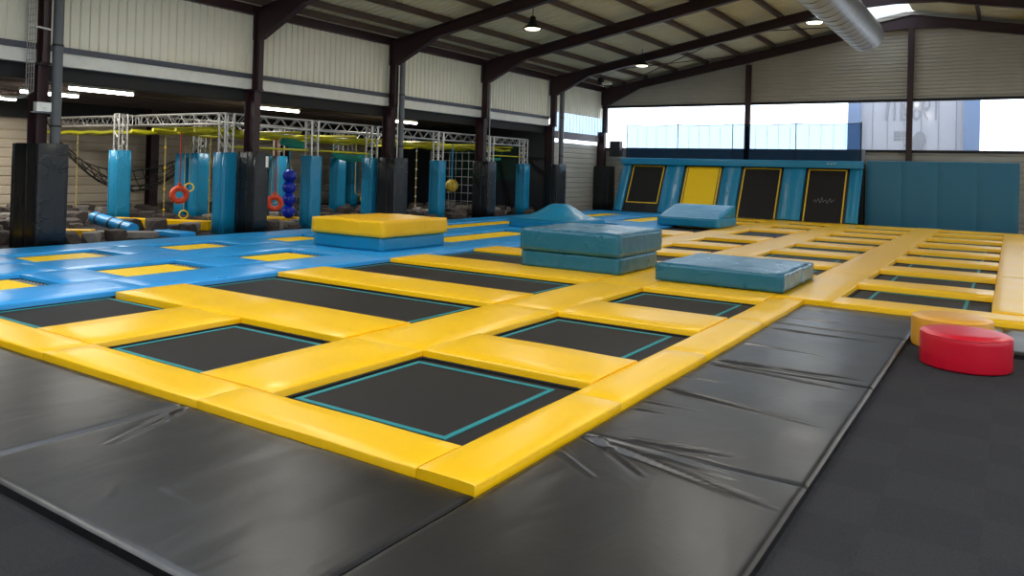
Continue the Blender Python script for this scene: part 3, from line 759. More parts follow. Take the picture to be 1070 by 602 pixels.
for i, (a, c) in enumerate(hol):
    t = thing('inclined_trampoline', names[i], 'trampoline', ((a + c) / 2, Yb, 0), 'inclined wall trampolines')
    slab(B(), a + .01, c - .01, .0, .97, -.04, 0).obj('spring_cover_and_shade', 'black', t)
    lo = .2 if i == 0 else .1 if i == 1 else .02
    slab(B(), a + .14, c - .14, lo, .94, .002, .012).obj('bed', 'ybed' if i == 1 else 'bed', t)
    st = B(); w_ = .05
    slab(st, a + .1, a + .1 + w_, lo - .02, .955, .012, .018); slab(st, c - .1 - w_, c - .1, lo - .02, .955, .012, .018); slab(st, a + .1, c - .1, .935, .955, .012, .018)
    if i < 2: slab(st, a + .1, c - .1, lo - .02, lo, .012, .018)
    if i == 1:
        dk = B(); slab(dk, a + .17, a + .2, lo, .93, .012, .017); slab(dk, c - .2, c - .17, lo, .93, .012, .017); dk.obj('inner_line', 'black', t)
    st.obj('boundary_stripe', 'ystripe', t)
    if i == 3:
        mk = B()
        pts = [(-6.45, .36), (-6.4, .4), (-6.35, .35), (-6.28, .42), (-6.2, .34), (-6.15, .44), (-6.1, .36), (-6.0, .4), (-5.95, .34), (-5.85, .43), (-5.8, .36), (-5.7, .41)]
        for p, q in zip(pts[:-1], pts[1:]): mk.obox(inc(p[0], p[1], .015), inc(q[0], q[1], .015), .012, .004, (0, -1, .5))
        mk.obj('chalk_mark', 'mark', t)
pads_x = [(-14.8, -14.4), (-12.72, -11.9), (-10.18, -9.43), (-7.72, -6.87), (-5.24, -4.8)]
plab = ['at the left end of the incline', 'between the leftmost and the yellow incline', 'between the yellow and the third incline', 'between the third and the rightmost incline', 'at the right end of the incline']
for i, (a, c) in enumerate(pads_x):
    b = B(); n = 14; vs = []; fs = []
    for k in range(n + 1):
        s_ = k / n * .97
        row = [(a + .004, -.05), (a + .004, .07), (a + .03, .1), ((a + c) / 2, .11), (c - .03, .1), (c - .004, .07), (c - .004, -.05)]
        for x, d in row: vs.append(inc(x, s_, d + .006 * noise.noise(Vector((x * 4, s_ * 9, i)))))
    m_ = 7
    for k in range(n):
        for j in range(m_ - 1): fs.append((k * m_ + j, k * m_ + j + 1, (k + 1) * m_ + j + 1, (k + 1) * m_ + j))
    b.add(vs, fs, True); b.add(vs[:m_], [tuple(range(m_))]); b.add(vs[-m_:], [tuple(range(m_))])
    tag(b.obj('incline_pad', 'blue2'), 'sloping blue pad ' + plab[i], 'pad', 'sloping blue pads of the incline')
# top roll + platform
tag(pad(B(), -14.85, -4.78, 31.75, 32.12, 2.12, 2.4, .05).obj('top_pad', 'blue2'), 'long teal pad along the top of the inclined trampolines', 'pad')
tp = B()
for k, (x, z) in enumerate([(-6.05, 2.3), (-5.92, 2.3), (-5.8, 2.31)]):
    tp.obox((x, 31.735, z - .03), (x + .07, 31.735, z + .04), .012, .004, (0, -1, 0)); tp.obox((x - .03, 31.735, z - .02), (x + .05, 31.735, z - .02), .012, .004, (0, -1, 0))
tag(tp.obj('painted_mark', 'paper'), 'small white scribbled lettering on the teal pad above the rightmost incline', 'lettering')
struct(B().box(-14.8, -4.8, 32.12, 32.6, FL, 2.3).obj('platform', 'dark'), 'dark platform behind the inclined trampolines', 'platform')
struct(B().box(-15.1, -4.82, 32.5, 32.6, 2.3, 2.86).obj('trim_12', 'kick'), 'dark grey kick board behind the net fence', 'trim')
# net fence
t = thing('net_fence', 'pale blue netting on black posts above the inclined trampolines', 'fence', (-9.8, 32.1, 2.3))
fp = [(-14.78, 'p'), (-12.35, 'p'), (-9.92, 'p'), (-7.35, 'p'), (-4.92, 'p')]
for x, _ in fp: B().tube([(x, 32.16, 2.3), (x, 32.16, 3.93)], .03 if x > -5 else .02, 8).obj('post', 'black', t)
for (a, _), (c, _) in zip(fp[:-1], fp[1:]):
    pts = [(a + (c - a) * k / 8, 32.16, 3.9 - .05 * sin(pi * k / 8)) for k in range(9)]
    B().tube(pts, .016, 6).obj('top_rope', 'black', t)
    vs = []
    for k in range(9): x, y, z = pts[k]; vs += [(x, y + .03, 2.4), (x, y + .03, z)]
    B().add(vs, [(2 * k, 2 * k + 2, 2 * k + 3, 2 * k + 1) for k in range(8)]).obj('netting', 'net', t, fix=False)
    sm = B()
    k = a + .5
    while k < c - .2: sm.box(k - .006, k + .006, 32.175, 32.185, 2.85, 3.84); k += .46
    sm.obj('seam', 'galv', t)
# blue wall pads at the right end
xw = [-4.72, -3.5, -2.3, -1.05, .22]
for i in range(4):
    tag(pad(B(), xw[i], xw[i + 1], 32.28, 32.42, FL, 2.44, .02).obj('wall_pad', 'tealwall'), 'tall petrol blue wall pad right of the incline, %s from the left' % ORD[i], 'wall pad', 'petrol blue wall pads')

# ================================================================== columns: wrapped pads, pipes, fittings
cw = [('first', -16.75, -15.68, 7.33, 7.9), ('second', -16.42, -15.72, 12.4, 12.82), ('third', -16.42, -15.7, 17.5, 18.12), ('fourth', -16.42, -15.72, 22.5, 22.98), ('fifth', -16.33, -15.7, 27.4, 28.2), ('sixth', -16.42, -15.6, 32.1, 32.7)]
for nm, x0, x1, y0, y1 in cw:
    t = thing('column_pad', 'tall black vinyl pad wrapped around the %s steel column from the left' % nm, 'post pad', ((x0 + x1) / 2, (y0 + y1) / 2, FL), 'black column pads')
    h = 2.0
    # four panels around the post
    g = .008
    def panel(a, b_, c_, d_):
        softblock(B(), a, b_, c_, d_, FL, lambda u, v: h, amp=.008, n=6, seed=x0 + y0, r=.02).obj('panel', 'post', t)
    th = .09
    th = .07
    panel(x1 - th, x1, y0, y1); panel(x0, x0 + th, y0, y1)
    mid = (x0 + x1) / 2 + .06
    panel(x0 + th + g, mid - g, y0, y0 + th); panel(mid, x1 - th - g, y0, y0 + th)
    panel(x0 + th + g, x1 - th - g, y1 - th, y1)
for i, (x, y, r_, nm) in enumerate([(-15.87, 7.72, .095, 'first'), (-15.87, 17.94, .085, 'third'), (-15.87, 28.0, .1, 'fifth')]):
    t = thing('downpipe', 'dark grey round downpipe beside the %s steel column' % nm, 'pipe', (x, y, FL), 'downpipes')
    pi_ = B().tube([(x, y, FL), (x, y, 5.75)], r_, 20).obj('pipe', 'pipe', t)
    for z in (2.35, 3.95): B().tube([(x, y, z - .02), (x, y, z + .02)], r_ + .012, 20).obj('clamp', 'black', pi_)
# cable tray on first column
def ladder_tray(p_list, wid, side, label):
    t = thing('cable_tray', label, 'cable tray', p_list[0])
    for k in range(4):
        off = Vector(side) * (wid * (k / 3 - .5))
        B().tube([Vector(p) + off for p in p_list], .008, 5).obj('wire', 'galv', t)
    rb = B()
    for p, q in zip(p_list[:-1], p_list[1:]):
        p = Vector(p); q = Vector(q); n = max(1, int((q - p).length / .12))
        for k in range(n):
            c = p.lerp(q, k / n); rb.tube([c - Vector(side) * wid / 2, c + Vector(side) * wid / 2], .006, 5)
    rb.obj('rung', 'galv', t)
ladder_tray([(-16.0, 7.28, 5.6), (-16.0, 7.28, 3.0), (-16.0, 7.1, 2.85), (-16.0, 6.4, 2.8), (-16.0, 4.5, 2.8)], .3, (1, 0, 0), 'galvanised wire cable tray bending down beside the first steel column')
t = thing('junction_box', 'white electrical box on the first steel column', 'electrical box', (-15.9, 7.45, 2.7))
B().box(-15.93, -15.8, 7.33, 7.6, 2.62, 2.8).obj('box', 'white', t)
B().tube([(-15.86, 7.25, 2.6), (-15.86, 7.6, 2.6)], .012, 6).obj('conduit', 'galv', t)
B().sphere((-15.79, 7.48, 2.71), .02, 8).obj('indicator', 'paper', t)
tag(B().tube([(-15.93, 7.2, 4.28), (-15.93, 7.62, 4.25)], .02, 8).obj('bracket_bar', 'white'), 'thin white bracket bar across the first steel column', 'bar')
# conduits on column 3/5
tag(B().tube([(-15.9, 17.81, 2.0), (-15.9, 17.81, 4.85)], .018, 8).obj('conduit', 'white'), 'thin pale conduit on the third steel column', 'conduit')
tag(B().tube([(-15.9, 27.82, 2.0), (-15.9, 27.82, 4.85)], .018, 8).obj('conduit', 'white'), 'thin pale conduit on the fifth steel column', 'conduit')
tag(B().tube([(-15.93, 22.81, 2.0), (-15.93, 22.81, 4.8)], .018, 8).obj('conduit', 'galv'), 'thin grey conduit on the fourth steel column', 'conduit')
tag(B().box(-15.721, -15.712, 12.72, 12.8, 1.62, 1.9).obj('wall_label', 'paper'), 'small white notice at the top of the second column pad', 'notice')
t = thing('loudspeaker', 'black loudspeaker on the gable wall left of the net fence', 'loudspeaker', (-15.25, 32.0, 2.5))
B().box(-15.5, -15.0, 31.85, 32.2, 2.45, 3.15).obj('cabinet', 'black', t)
B().box(-15.47, -15.03, 31.835, 31.849, 2.48, 3.12).obj('grille', 'dark', t)
B().box(-15.3, -15.2, 32.2, YF, 2.75, 2.85).obj('bracket', 'black', t)
t = thing('wall_floodlight', 'small black and white floodlight hung in the top left corner by the gable', 'floodlight', (-14.7, 29.5, 5.45))
B().box(-14.95, -14.75, 29.4, 29.6, 5.45, 5.75).obj('housing', 'black', t)
B().box(-14.74, -14.35, 29.4, 29.58, 5.45, 5.55).obj('head', 'white', t)
B().tube([(-14.85, 29.5, 5.75), (-14.85, 29.5, 6.1)], .015, 6).obj('bracket', 'black', t)
tag(B().box(XL - .09, XL - .06, 28.45, 28.62, 1.3, 1.6).obj('fire_sign', 'signred'), 'small red fire sign on the beige wall of the last left bay', 'sign')

# high-bay lamps
def highbay(x, y, z, label):
    t = thing('high_bay_lamp', label, 'lamp', (x, y, z), 'high bay lamps')
    zr = rooftop(x)
    B().tube([(x, y, z + .36), (x, y, zr + .1)], .012, 6).obj('cord', 'black', t)
    B().lathe([(0, .38), (.05, .38), (.09, .34), (.09, .22), (.13, .19), (.13, .14)], (x, y, z), 24).obj('driver', 'black', t)
    B().lathe([(.13, .145), (.2, .1), (.26, .03), (.27, 0), (.255, 0), (.24, .03), (.18, .09), (.0, .13)], (x, y, z), 24).obj('reflector', 'black', t)
    B().lathe([(.24, .03), (.2, -.015), (.1, -.03), (0, -.034)], (x, y, z), 24).obj('diffuser', 'lampglow', t)
    ld = bpy.data.lights.new('lamp_light', 'AREA'); ld.shape = 'DISK'; ld.size = .45; ld.energy = HIGHBAY_W; ld.color = (1, .95, .85)
    lo = bpy.data.objects.new('lamp_light', ld); COL.objects.link(lo); lo.parent = t; lo.location = (0, 0, -.05)
hb = [(-11.8, 18.95, 'leftmost hanging high bay lamp, between the third and fourth portal frames'), (-12.0, 27.3, 'small distant high bay lamp behind the fifth portal frame'), (-4.9, 23.4, 'high bay lamp hanging left of the ventilation duct'),
      (-11.8, 10.2, 'high bay lamp above the yellow block'), (2.5, 10.2, 'high bay lamp above the carpet on the right'), (2.5, 19.0, 'high bay lamp over the right side of the hall'),
      (2.5, 27.3, 'distant high bay lamp over the right side of the hall'), (-11.8, 2.0, 'high bay lamp above the left front'), (2.5, 2.0, 'high bay lamp above the right front'), (-4.9, 5.5, 'high bay lamp under the ridge near the camera'), (-4.9, 14.5, 'high bay lamp under the ridge over the central aisle')]
for x, y, l in hb: highbay(x, y, 5.85 if abs(x + 11.9) < .5 else 6.25, l)

# duct
t = thing('ventilation_duct', 'large round galvanised spiral duct hanging under the ridge', 'duct', (-3.77, 15, 5.4))
n = 40; y0_ = -2; y1_ = 25.2
db = B().tube([(-3.8, y0_, 6.1), (-3.8, y1_, 6.1)], .5, 40, True).obj('duct_body', 'duct', t)
for k in range(46):
    y = y1_ - .5 - k * .58
    rg = B().torus((-3.8, y, 6.1), .502, .009, (.28, 1, 0), 40, 6).obj('seam', 'pipe', db)
for y in (4, 10, 16, 22):
    B().tube([(-3.8, y, 6.6), (-3.8, y, 7.6)], .01, 6).obj('hanger', 'black', t)

# ================================================================== obstacle hall
def truss(t, p0, p1, s=.27, step=.28):
    p0 = Vector(p0); p1 = Vector(p1); d = (p1 - p0).normalized(); L = (p1 - p0).length
    up = Vector((0, 0, 1)) if abs(d.z) < .5 else Vector((0, 1, 0)); sd = d.cross(up).normalized(); up = sd.cross(d).normalized()
    cs = [sd * a * s / 2 + up * b_ * s / 2 for a, b_ in ((-1, -1), (1, -1), (1, 1), (-1, 1))]
    ch = B()
    for c in cs: ch.tube([p0 + c, p1 + c], .024, 6)
    ch.obj('chord', 'alu', t)
    n = max(1, round(L / step)); dg = B()
    for q in range(4):
        a, c = cs[q], cs[(q + 1) % 4]
        for k in range(n):
            A = p0 + d * (L * k / n); Bp = p0 + d * (L * (k + 1) / n)
            if k % 2: a_, c_ = c, a
            else: a_, c_ = a, c
            dg.tube([A + a_, Bp + c_], .011, 4, False)
        dg.tube([p0 + a, p0 + c], .014, 4, False); dg.tube([p1 + a, p1 + c], .014, 4, False)
    dg.obj('diagonal', 'alu', t)
ZT = 2.83
def beam(p0, p1, label):
    t = thing('truss_beam', label, 'truss', (Vector(p0) + Vector(p1)) / 2, 'aluminium trusses of the obstacle course'); truss(t, p0, p1)
LA = [12.3, 15.15, 17.6, 20.9, 24.0, 26.45]
for i in range(5):
    beam((-16.75, LA[i] + .15, ZT), (-16.75, LA[i + 1] - .15, ZT), 'aluminium truss beam behind the columns, %s from the corner' % ORD[i])
for i, (a, c) in enumerate([(-16.9, -20.45), (-20.75, -26.6)]):
    beam((a, 12.3, ZT), (c, 12.3, ZT), ['aluminium truss beam from the corner to the blue wrapped leg', 'aluminium truss beam from the blue wrapped leg to the rear wall'][i])
LC = [12.1, 14.2, 17.2, 19.9, 24.0]
beam((-20.6, 12.25, ZT), (-20.6, 24, ZT), 'aluminium truss beam deep in the obstacle hall')
def leg(x, y, label, s=.42, two=False):
    t = thing('truss_post', label, 'post', (x, y, FL), 'blue wrapped truss legs')
    truss(t, (x, y, FL + .02), (x, y, 2.97), .24, .24)
    h = 1.97; th = .07
    def panel(a, b_, c_, d_): softblock(B(), a, b_, c_, d_, FL, lambda u, v: h, amp=.007, n=5, seed=x + y, r=.015).obj('pad', 'blue2', t)
    k = s / 2
    panel(x + k - th, x + k, y - k, y + k); panel(x - k, x - k + th, y - k, y + k)
    panel(x - k + th + .006, x + k - th - .006, y - k, y - k + th); panel(x - k + th + .006, x + k - th - .006, y + k - th, y + k)
nmA = ['beside the second column pad', 'behind the yellow block, nearest', 'behind the third column pad', 'right of the third column', 'behind the fourth column pad', 'at the far end of the truss']
for y, l in zip(LA, nmA): leg(-16.75, y, 'blue wrapped aluminium truss leg ' + l)
for x, y, l in ((-20.6, 11.75, 'standing in front of the cargo net'), (-20.6, 14.2, 'deeper in the hall left of the second column'), (-20.6, 17.2, 'deeper in the hall behind the blue balls'), (-20.6, 19.9, 'deeper in the hall behind the rope loops'), (-24.0, 24.0, 'farthest, by the rear wall')):
    leg(x, y, 'blue wrapped aluminium truss leg ' + l)
# wide blue pad box next to leg 14.2
tag(softblock(B(), -21.45, -20.95, 13.95, 14.4, FL, lambda u, v: 1.95, n=6).obj('post_pad', 'blue2'), 'wide blue padded block against the left of the second inner truss leg', 'post pad')
# lime rails and ladders under the trusses
lt = ['nearest the columns', 'second from the columns', 'third from the columns', 'deepest in the hall']
for i, x in enumerate((-17.2, -18.0, -19.0, -20.0)):
    b = B(); pts = [(x, 11.7 + .37 * k, 2.5 + .03 * sin(k * 1.3 + i)) for k in range(40)]
    b.tube(pts, [.05 + .018 * sin(k * 2.1) for k in range(40)], 8)
    t = tag(b.obj('overhead_rail', 'lime'), 'lime yellow overhead rail under the truss, ' + lt[i], 'rail', 'lime yellow overhead rails')
for i, y in enumerate((12.7, 14.9, 17.1, 19.3, 21.5, 23.7, 25.9)):
    tag(B().tube([(-16.95, y, 2.62), (-20.4, y, 2.62)], .04, 8).obj('overhead_crossbar', 'lime'), 'lime yellow crossbar under the trusses, %s from the corner' % ORD[i], 'rail', 'lime yellow crossbars')
for i, y in enumerate((12.45, 12.95)):
    pts = [(-17.0 - .33 * k, y, 2.52 + .02 * sin(k * 1.7)) for k in range(29)]
    tag(B().tube(pts, .06, 8).obj('overhead_rail', 'lime'), 'lime yellow rail along the side truss, ' + ['front one', 'rear one'][i], 'rail', 'lime yellow overhead rails')
# lower lime bar
tag(B().tube([(-16.75, 15.3, 2.12), (-16.75, 17.45, 2.1)], .03, 8).obj('grab_bar', 'lime'), 'thin lime grab bar below the truss behind the yellow block', 'bar')
tag(B().tube([(-16.75, 24.12, 2.25), (-16.75, 26.33, 2.25)], .025, 8).obj('grab_bar', 'lime'), 'thin lime grab bar below the truss at its far end', 'bar')
tag(B().tube([(-16.75, 12.42, 2.12), (-16.75, 15.03, 2.12)], .03, 8).obj('grab_bar', 'lime'), 'thin lime grab bar behind the second column', 'bar')

# cargo net
def cargo_net():
    t = thing('cargo_net', 'black rope cargo net sagging like a hammock across the obstacle hall', 'net', (-24.4, 13.8, .8))
    A = Vector((-25.0, 12.2, 2.3)); Bq = Vector((-21.6, 14.7, 1.95)); n = 16; m_ = 6
    side = (Bq - A).cross(Vector((0, 0, 1))).normalized()
    def P(u, v):
        # hammock : edges far apart in the middle, gathered at both ends
        p = A.lerp(Bq, u); sag = 4 * u * (1 - u)
        p = p + side * (v - .5) * 1.3 * sag ** .6
        p.z -= sag * (.75 + .75 * (1 - abs(2 * v - 1) ** 2) * .5 + .5 * (1 - v))
        return p
    for j in range(m_ + 1):
        B().tube([P(k / n, j / m_) for k in range(n + 1)], .022 if j in (0, m_) else .015, 5).obj('long_rope', 'blackrope', t)
    cr = B()
    for k in range(1, n): cr.tube([P(k / n, j / m_) for j in range(m_ + 1)], .014, 5)
    cr.obj('cross_rope', 'blackrope', t)
    B().tube([A, (-25.4, 12.0, 3.0)], .02, 5).obj('hanger', 'blackrope', t)
    B().tube([Bq, (-20.9, 14.9, 2.7)], .02, 5).obj('hanger', 'blackrope', t)
cargo_net()

def snap(x, y):
    r_ = min((-17.2, -18.0, -19.0, -20.0), key=lambda q: abs(q - x)); return r_, y * r_ / x
def hang_ring(x, y, z, ztop, label, nrm):
    x, y = snap(x, y)
    t = thing('foam_ring', label, 'ring', (x, y, z), 'orange hanging rings')
    B().torus((x, y, z), .165, .075, nrm, 32, 14).obj('ring', 'orange', t)
    B().tube([(x, y, z + .27), (x, y, ztop)], .018, 6).obj('strap', 'redstrap', t)
    B().tube([(x, y, z + .18), (x, y, z + .3)], .05, 8).obj('loop', 'orange', t)
hang_ring(-17.9, 11.8, .85, 2.5, 'orange foam ring on a red strap left of the second column', (.9, -.4, 0))
hang_ring(-17.3, 14.35, .62, 2.5, 'orange foam ring on a red strap right of the second column', (.8, -.6, 0))
# blue balls
t = thing('ball_stack', 'string of cobalt blue balls hanging from a blue strap', 'balls', (-18.0, 15.45, .1))
for z in (.3, .66, 1.02, 1.36):
    B().sphere((-18.0, 15.45, z), .2, 12).obj('ball', 'cobalt', t)
B().tube([(-18.0, 15.45, 1.5), (-18.0, 15.45, 2.55)], .03, 8).obj('strap', 'blue2', t)
for s_ in (-.12, .12): B().tube([(-18.0 + s_, 15.45, 1.45), (-18.0, 15.45, 1.95)], .01, 5).obj('cord', 'rope', t)
# patchwork ball
t = thing('hanging_ball', 'yellow patchwork ball hanging on a blue strap before the black wall', 'ball', (-17.2, 22.3, .8))
bl = B().sphere((-17.2, 22.3, 1.08), .24, 14).obj('ball', 'yball', t)
for q in range(4): B().torus((-17.2, 22.3, 1.08), .242, .008, (cos(q * pi / 4), sin(q * pi / 4), .2), 28, 5).obj('seam', 'blackrope', bl)
B().tube([(-17.2, 22.3, 1.3), (-17.2, 22.3, 2.6)], .03, 6).obj('strap', 'blue2', t)
B().tube([(-17.2, 22.3, -.05), (-17.2, 22.3, .86)], .012, 5).obj('tail_rope', 'pipe', t)
# green slings
def sling(p0, p1, drop, h, label):
    p0 = Vector(p0); p1 = Vector(p1); n = 10; vs = []
    for k in range(n + 1):
        q = p0.lerp(p1, k / n); q.z -= drop * sin(pi * k / n)
        for dz, dy in ((0, 0), (-h * .5, .06), (-h, 0)): vs.append(q + Vector((0, dy, dz)))
    fs = [(3 * k + j, 3 * k + j + 1, 3 * k + j + 4, 3 * k + j + 3) for k in range(n) for j in range(2)]
    b = B().add(vs, fs, True)
    for q in (vs[0], vs[-3]): b.tube([q, (-17.2, q[1], 2.5)], .012, 5)
    o = b.obj('fabric_sling', 'greenf'); s_ = o.modifiers.new('t', 'SOLIDIFY'); s_.thickness = .01
    tag(o, label, 'fabric', 'green fabric slings')
sling((-17.6, 14.7, 2.58), (-17.3, 15.4, 2.38), .03, .28, 'bright green fabric sling under the truss above the blue balls')
sling((-17.6, 16.7, 2.2), (-17.4, 18.2, 2.15), .12, .22, 'dark green fabric sling behind the yellow grab bar')
sling((-17.4, 24.4, 2.22), (-17.3, 25.6, 2.2), .05, .12, 'small green fabric sling at the far end of the truss')
# rope loops
def loop(x, y, ztop, zbot, wd, label, mt='rope'):
    x, y = snap(x, y)
    pts = [(x, y - wd / 2, ztop)] + [(x, y - wd / 2 * cos(pi * k / 8), zbot + .12 - .12 * sin(pi * k / 8)) for k in range(9)] + [(x, y + wd / 2, ztop)]
    tag(B().tube(pts, .016, 6).obj('rope_loop', mt), label, 'rope', 'hanging rope loops')
loop(-17.8, 14.75, 2.5, .55, .22, 'pale rope loop hanging right of the blue balls')
loop(-17.6, 18.0, 2.5, .75, .45, 'pale rope loop hanging before the inner blue leg')
loop(-17.6, 18.9, 2.5, .7, .4, 'pale rope loop, second one right of the inner blue leg')
loop(-17.9, 19.6, 2.5, .35, .3, 'long pale rope loop beside the dark wall', 'rope')
def knot(x, y, ztop, zbot, label, n=6, mt='rope', ball='rope', on_side=False):
    if not on_side: x, y = snap(x, y)
    t = thing('knotted_rope', label, 'rope', (x, y, zbot), 'knotted hanging ropes')
    B().tube([(x, y, zbot), (x, y, ztop)], .014, 6).obj('rope', mt, t)
    for k in range(n): B().sphere((x, y, zbot + (ztop - zbot) * (k + .3) / n), .034, 8).obj('knot', ball, t)
knot(-24.2, 12.45, 2.5, .2, 'thin knotted rope hanging between first column and cargo net', 5, on_side=True)
knot(-20.3, 12.9, 2.5, .15, 'knotted rope with yellow grips left of the orange ring', 4, 'rope', 'ybed')
knot(-17.2, 13.6, 2.5, 0, 'white knotted rope hanging in front of a blue leg', 6, 'rope', 'paper')
knot(-17.3, 20.4, 2.5, .3, 'white knotted rope hanging before the dark wall left of the third column', 7, 'rope', 'paper')
knot(-18.5, 13.1, 2.5, .1, 'knotted rope hanging beside the orange ring on the right', 5)
def grip(x, y, z, label):
    x, y = snap(x, y)
    t = thing('gym_ring', label, 'ring', (x, y, z), 'small yellow rings')
    B().torus((x, y, z), .11, .018, (.8, -.6, 0), 20, 8).obj('ring', 'ybed', t); B().tube([(x, y, z + .11), (x, y, 2.5)], .009, 5).obj('cord', 'rope', t)
grip(-18.6, 12.55, 1.0, 'small yellow ring hanging before the wide blue padded block')
grip(-18.9, 12.6, .25, 'small orange-yellow ring hanging low beside the red strap ring')
grip(-17.9, 18.5, .62, 'small yellow ring behind the yellow block')
tag(B().sphere((-18.15, 12.6, 1.22), .09, 10, (1, .6, 2)).obj('climbing_grip', 'yball'), 'yellow hanging climbing grip before the blue padded block', 'grip') if False else None
# dark cargo net on end wall side (vertical)
t = thing('climbing_net', 'vertical dark rope climbing net right of the third column pad', 'net', (-19.6, 24.5, 0))
nb = B()
for k in range(8): nb.tube([(-20.0 + .32 * k, 24.5, .02), (-20.0 + .32 * k, 24.5, 2.4)], .012, 5)
nb.obj('upright_rope', 'galv', t)
nb = B()
for k in range(8): nb.tube([(-20.0, 24.5, .1 + .32 * k), (-17.76, 24.5, .1 + .32 * k)], .012, 5)
nb.obj('cross_rope', 'galv', t)
# bench / beams low
def lowbeam(p0, p1, mt, label, w_=.3, h=.22, cap=None):
    p0 = Vector(p0); p1 = Vector(p1)
    t = thing('balance_beam', label, 'beam', ((p0.x + p1.x) / 2, (p0.y + p1.y) / 2, FL), 'low padded beams')
    o = B().obox(p0 + Vector((0, 0, h / 2)), p1 + Vector((0, 0, h / 2)), w_, h).obj('beam_pad', mt, t)
    bv = o.modifiers.new('b', 'BEVEL'); bv.width = .03; bv.segments = 2
    return t
lowbeam((-18.2, 8.5, FL), (-17.3, 9.3, FL), 'yellow', 'short yellow padded beam end right of the first column pad')
lowbeam((-20.1, 11.3, FL + .0), (-17.6, 12.55, FL + .0), 'yellow', 'long yellow padded beam between the blue wrapped legs', .3, .26)
lowbeam((-19.4, 14.9, FL), (-17.5, 15.9, FL), 'yellow', 'yellow padded beam behind the second orange ring', .3, .22)
lowbeam((-17.6, 9.5, FL), (-16.6, 10.4, FL), 'rockl', 'grey padded beam lying behind the outer blue pads', .34, .16)
lowbeam((-17.1, 6.6, FL), (-17.1, 7.1, FL), 'yellow', 'yellow block left of the first column pad', .35, .3)
lowbeam((-25.5, 9.4, FL + .0), (-26.4, 9.0, FL + .0), 'blue2', 'blue padded bar at the left edge by the rear wall', .4, .75)
# blue roll with black bands
t = thing('foam_roll', 'pale blue foam roll with black bands leaning on the rocks', 'foam roll', (-18.3, 10.2, FL))
pa, pb = Vector((-19.3, 10.4, .24)), Vector((-17.5, 10.35, .06))
ro = B().tube([pa, pb], .15, 20).obj('roll', 'blue', t)
for k in (.15, .5, .8):
    c = pa.lerp(pb, k); d = (pb - pa).normalized() * .03; B().tube([c - d, c + d], .158, 20).obj('band', 'black', ro)
tag(softblock(B(), -17.3, -16.2, 10.75, 11.15, FL, lambda u, v: .05, n=8).obj('foam_roll', 'blue'), 'pale blue flattened foam piece lying behind the outer blue pads', 'foam piece')
# inner posts by the rear wall
for x, y, l in ((-26.3, 16.2, 'maroon steel post against the rear wall behind the cargo net'), (-24.5, 8.3, 'maroon steel post near the rear wall at the left edge'), (-26.2, 22.2, 'maroon steel post deep in the obstacle hall')):
    t = thing('steel_post', l, 'post', (x, y, FL), 'rear steel posts')
    B().box(x - .17, x - .15, y - .15, y + .15, FL, 3.55).box(x + .15, x + .17, y - .15, y + .15, FL, 3.55).box(x - .15, x + .15, y - .012, y + .012, FL, 3.55).obj('post_section', 'frame', t)
    B().box(x - .22, x + .22, y - .22, y + .22, FL, FL + .02).obj('base_plate', 'frame', t)
for x, y, l in ((-24.0, 8.75, 'grey square steel post near the left edge'), (-23.6, 9.15, 'thin grey steel post near the left edge beside the first column')):
    tag(B().box(x - .07, x + .07, y - .07, y + .07, FL, 3.56).obj('square_post', 'galv'), l, 'post')
# fluorescent lights
for i, (x, y, y2, l) in enumerate([(-19.0, 9.5, 11.15, 'fluorescent tube light under the dark ceiling, right of the first column'), (-21.4, 9.5, 11.0, 'fluorescent tube light further back, partly behind the downpipe'), (-23.4, 7.8, 9.6, 'fluorescent tube light at the left edge, lower one'),
                            (-24.7, 9.7, 10.9, 'short fluorescent tube light at the left edge, upper one'), (-19.2, 15.0, 16.8, 'fluorescent tube light right of the second column'), (-19.2, 21.3, 22.6, 'small fluorescent tube light right of the third column')]):
    t = thing('tube_light', l, 'lamp', (x, (y + y2) / 2, 3.42), 'fluorescent tube lights')
    B().box(x - .05, x + .05, y, y2, 3.44, 3.5).obj('batten', 'white', t)
    B().tube([(x, y + .03, 3.4), (x, y2 - .03, 3.4)], .04, 8).obj('tube', 'tube', t)
    for yy in (y + .1, y2 - .1): B().tube([(x, yy, 3.5), (x, yy, 3.72)], .008, 5).obj('hanger', 'galv', t)
    ld = bpy.data.lights.new('tube_glow', 'AREA'); ld.shape = 'RECTANGLE'; ld.size = .1; ld.size_y = y2 - y; ld.energy = 60; ld.color = (1, .97, .9)
    lo = bpy.data.objects.new('tube_glow', ld); COL.objects.link(lo); lo.parent = t; lo.location = (0, 0, -.08)
# foam rocks
rk = []
for k in range(5):
    b = B(); bm = bmesh.new(); bmesh.ops.create_icosphere(bm, subdivisions=2, radius=1)
    for v in bm.verts:
        d = 1 + .35 * noise.noise(v.co * 1.1 + Vector((k * 7, 0, 0))); q = v.co * d
        v.co = Vector((max(-.8, min(.8, q.x)), max(-.7, min(.75, q.y)), max(-.55, min(.6, q.z))))
    me = bpy.data.meshes.new('foam_rock'); bm.to_mesh(me); bm.free(); me.materials.append(M['rock' if k < 4 else 'rockl']); rk.append(me)
def freespot(x, y, placed, r_):
    for a, b_, q in placed:
        if (a - x) ** 2 + (b_ - y) ** 2 < (q + r_) ** 2: return False
    return True
block_ = []
for y in LA: block_.append((-16.75, y, .34))
for x, y in ((-20.6, 11.75), (-20.6, 14.2), (-21.2, 14.2), (-20.6, 17.2), (-20.6, 19.9), (-24, 24), (-26.3, 16.2), (-26.2, 22.2), (-24.5, 8.3), (-24, 8.75), (-23.6, 9.15), (-17.1, 6.85), (-17.1, 6.6), (-18.0, 15.45), (-17.2, 22.3)): block_.append((x, y, .33))
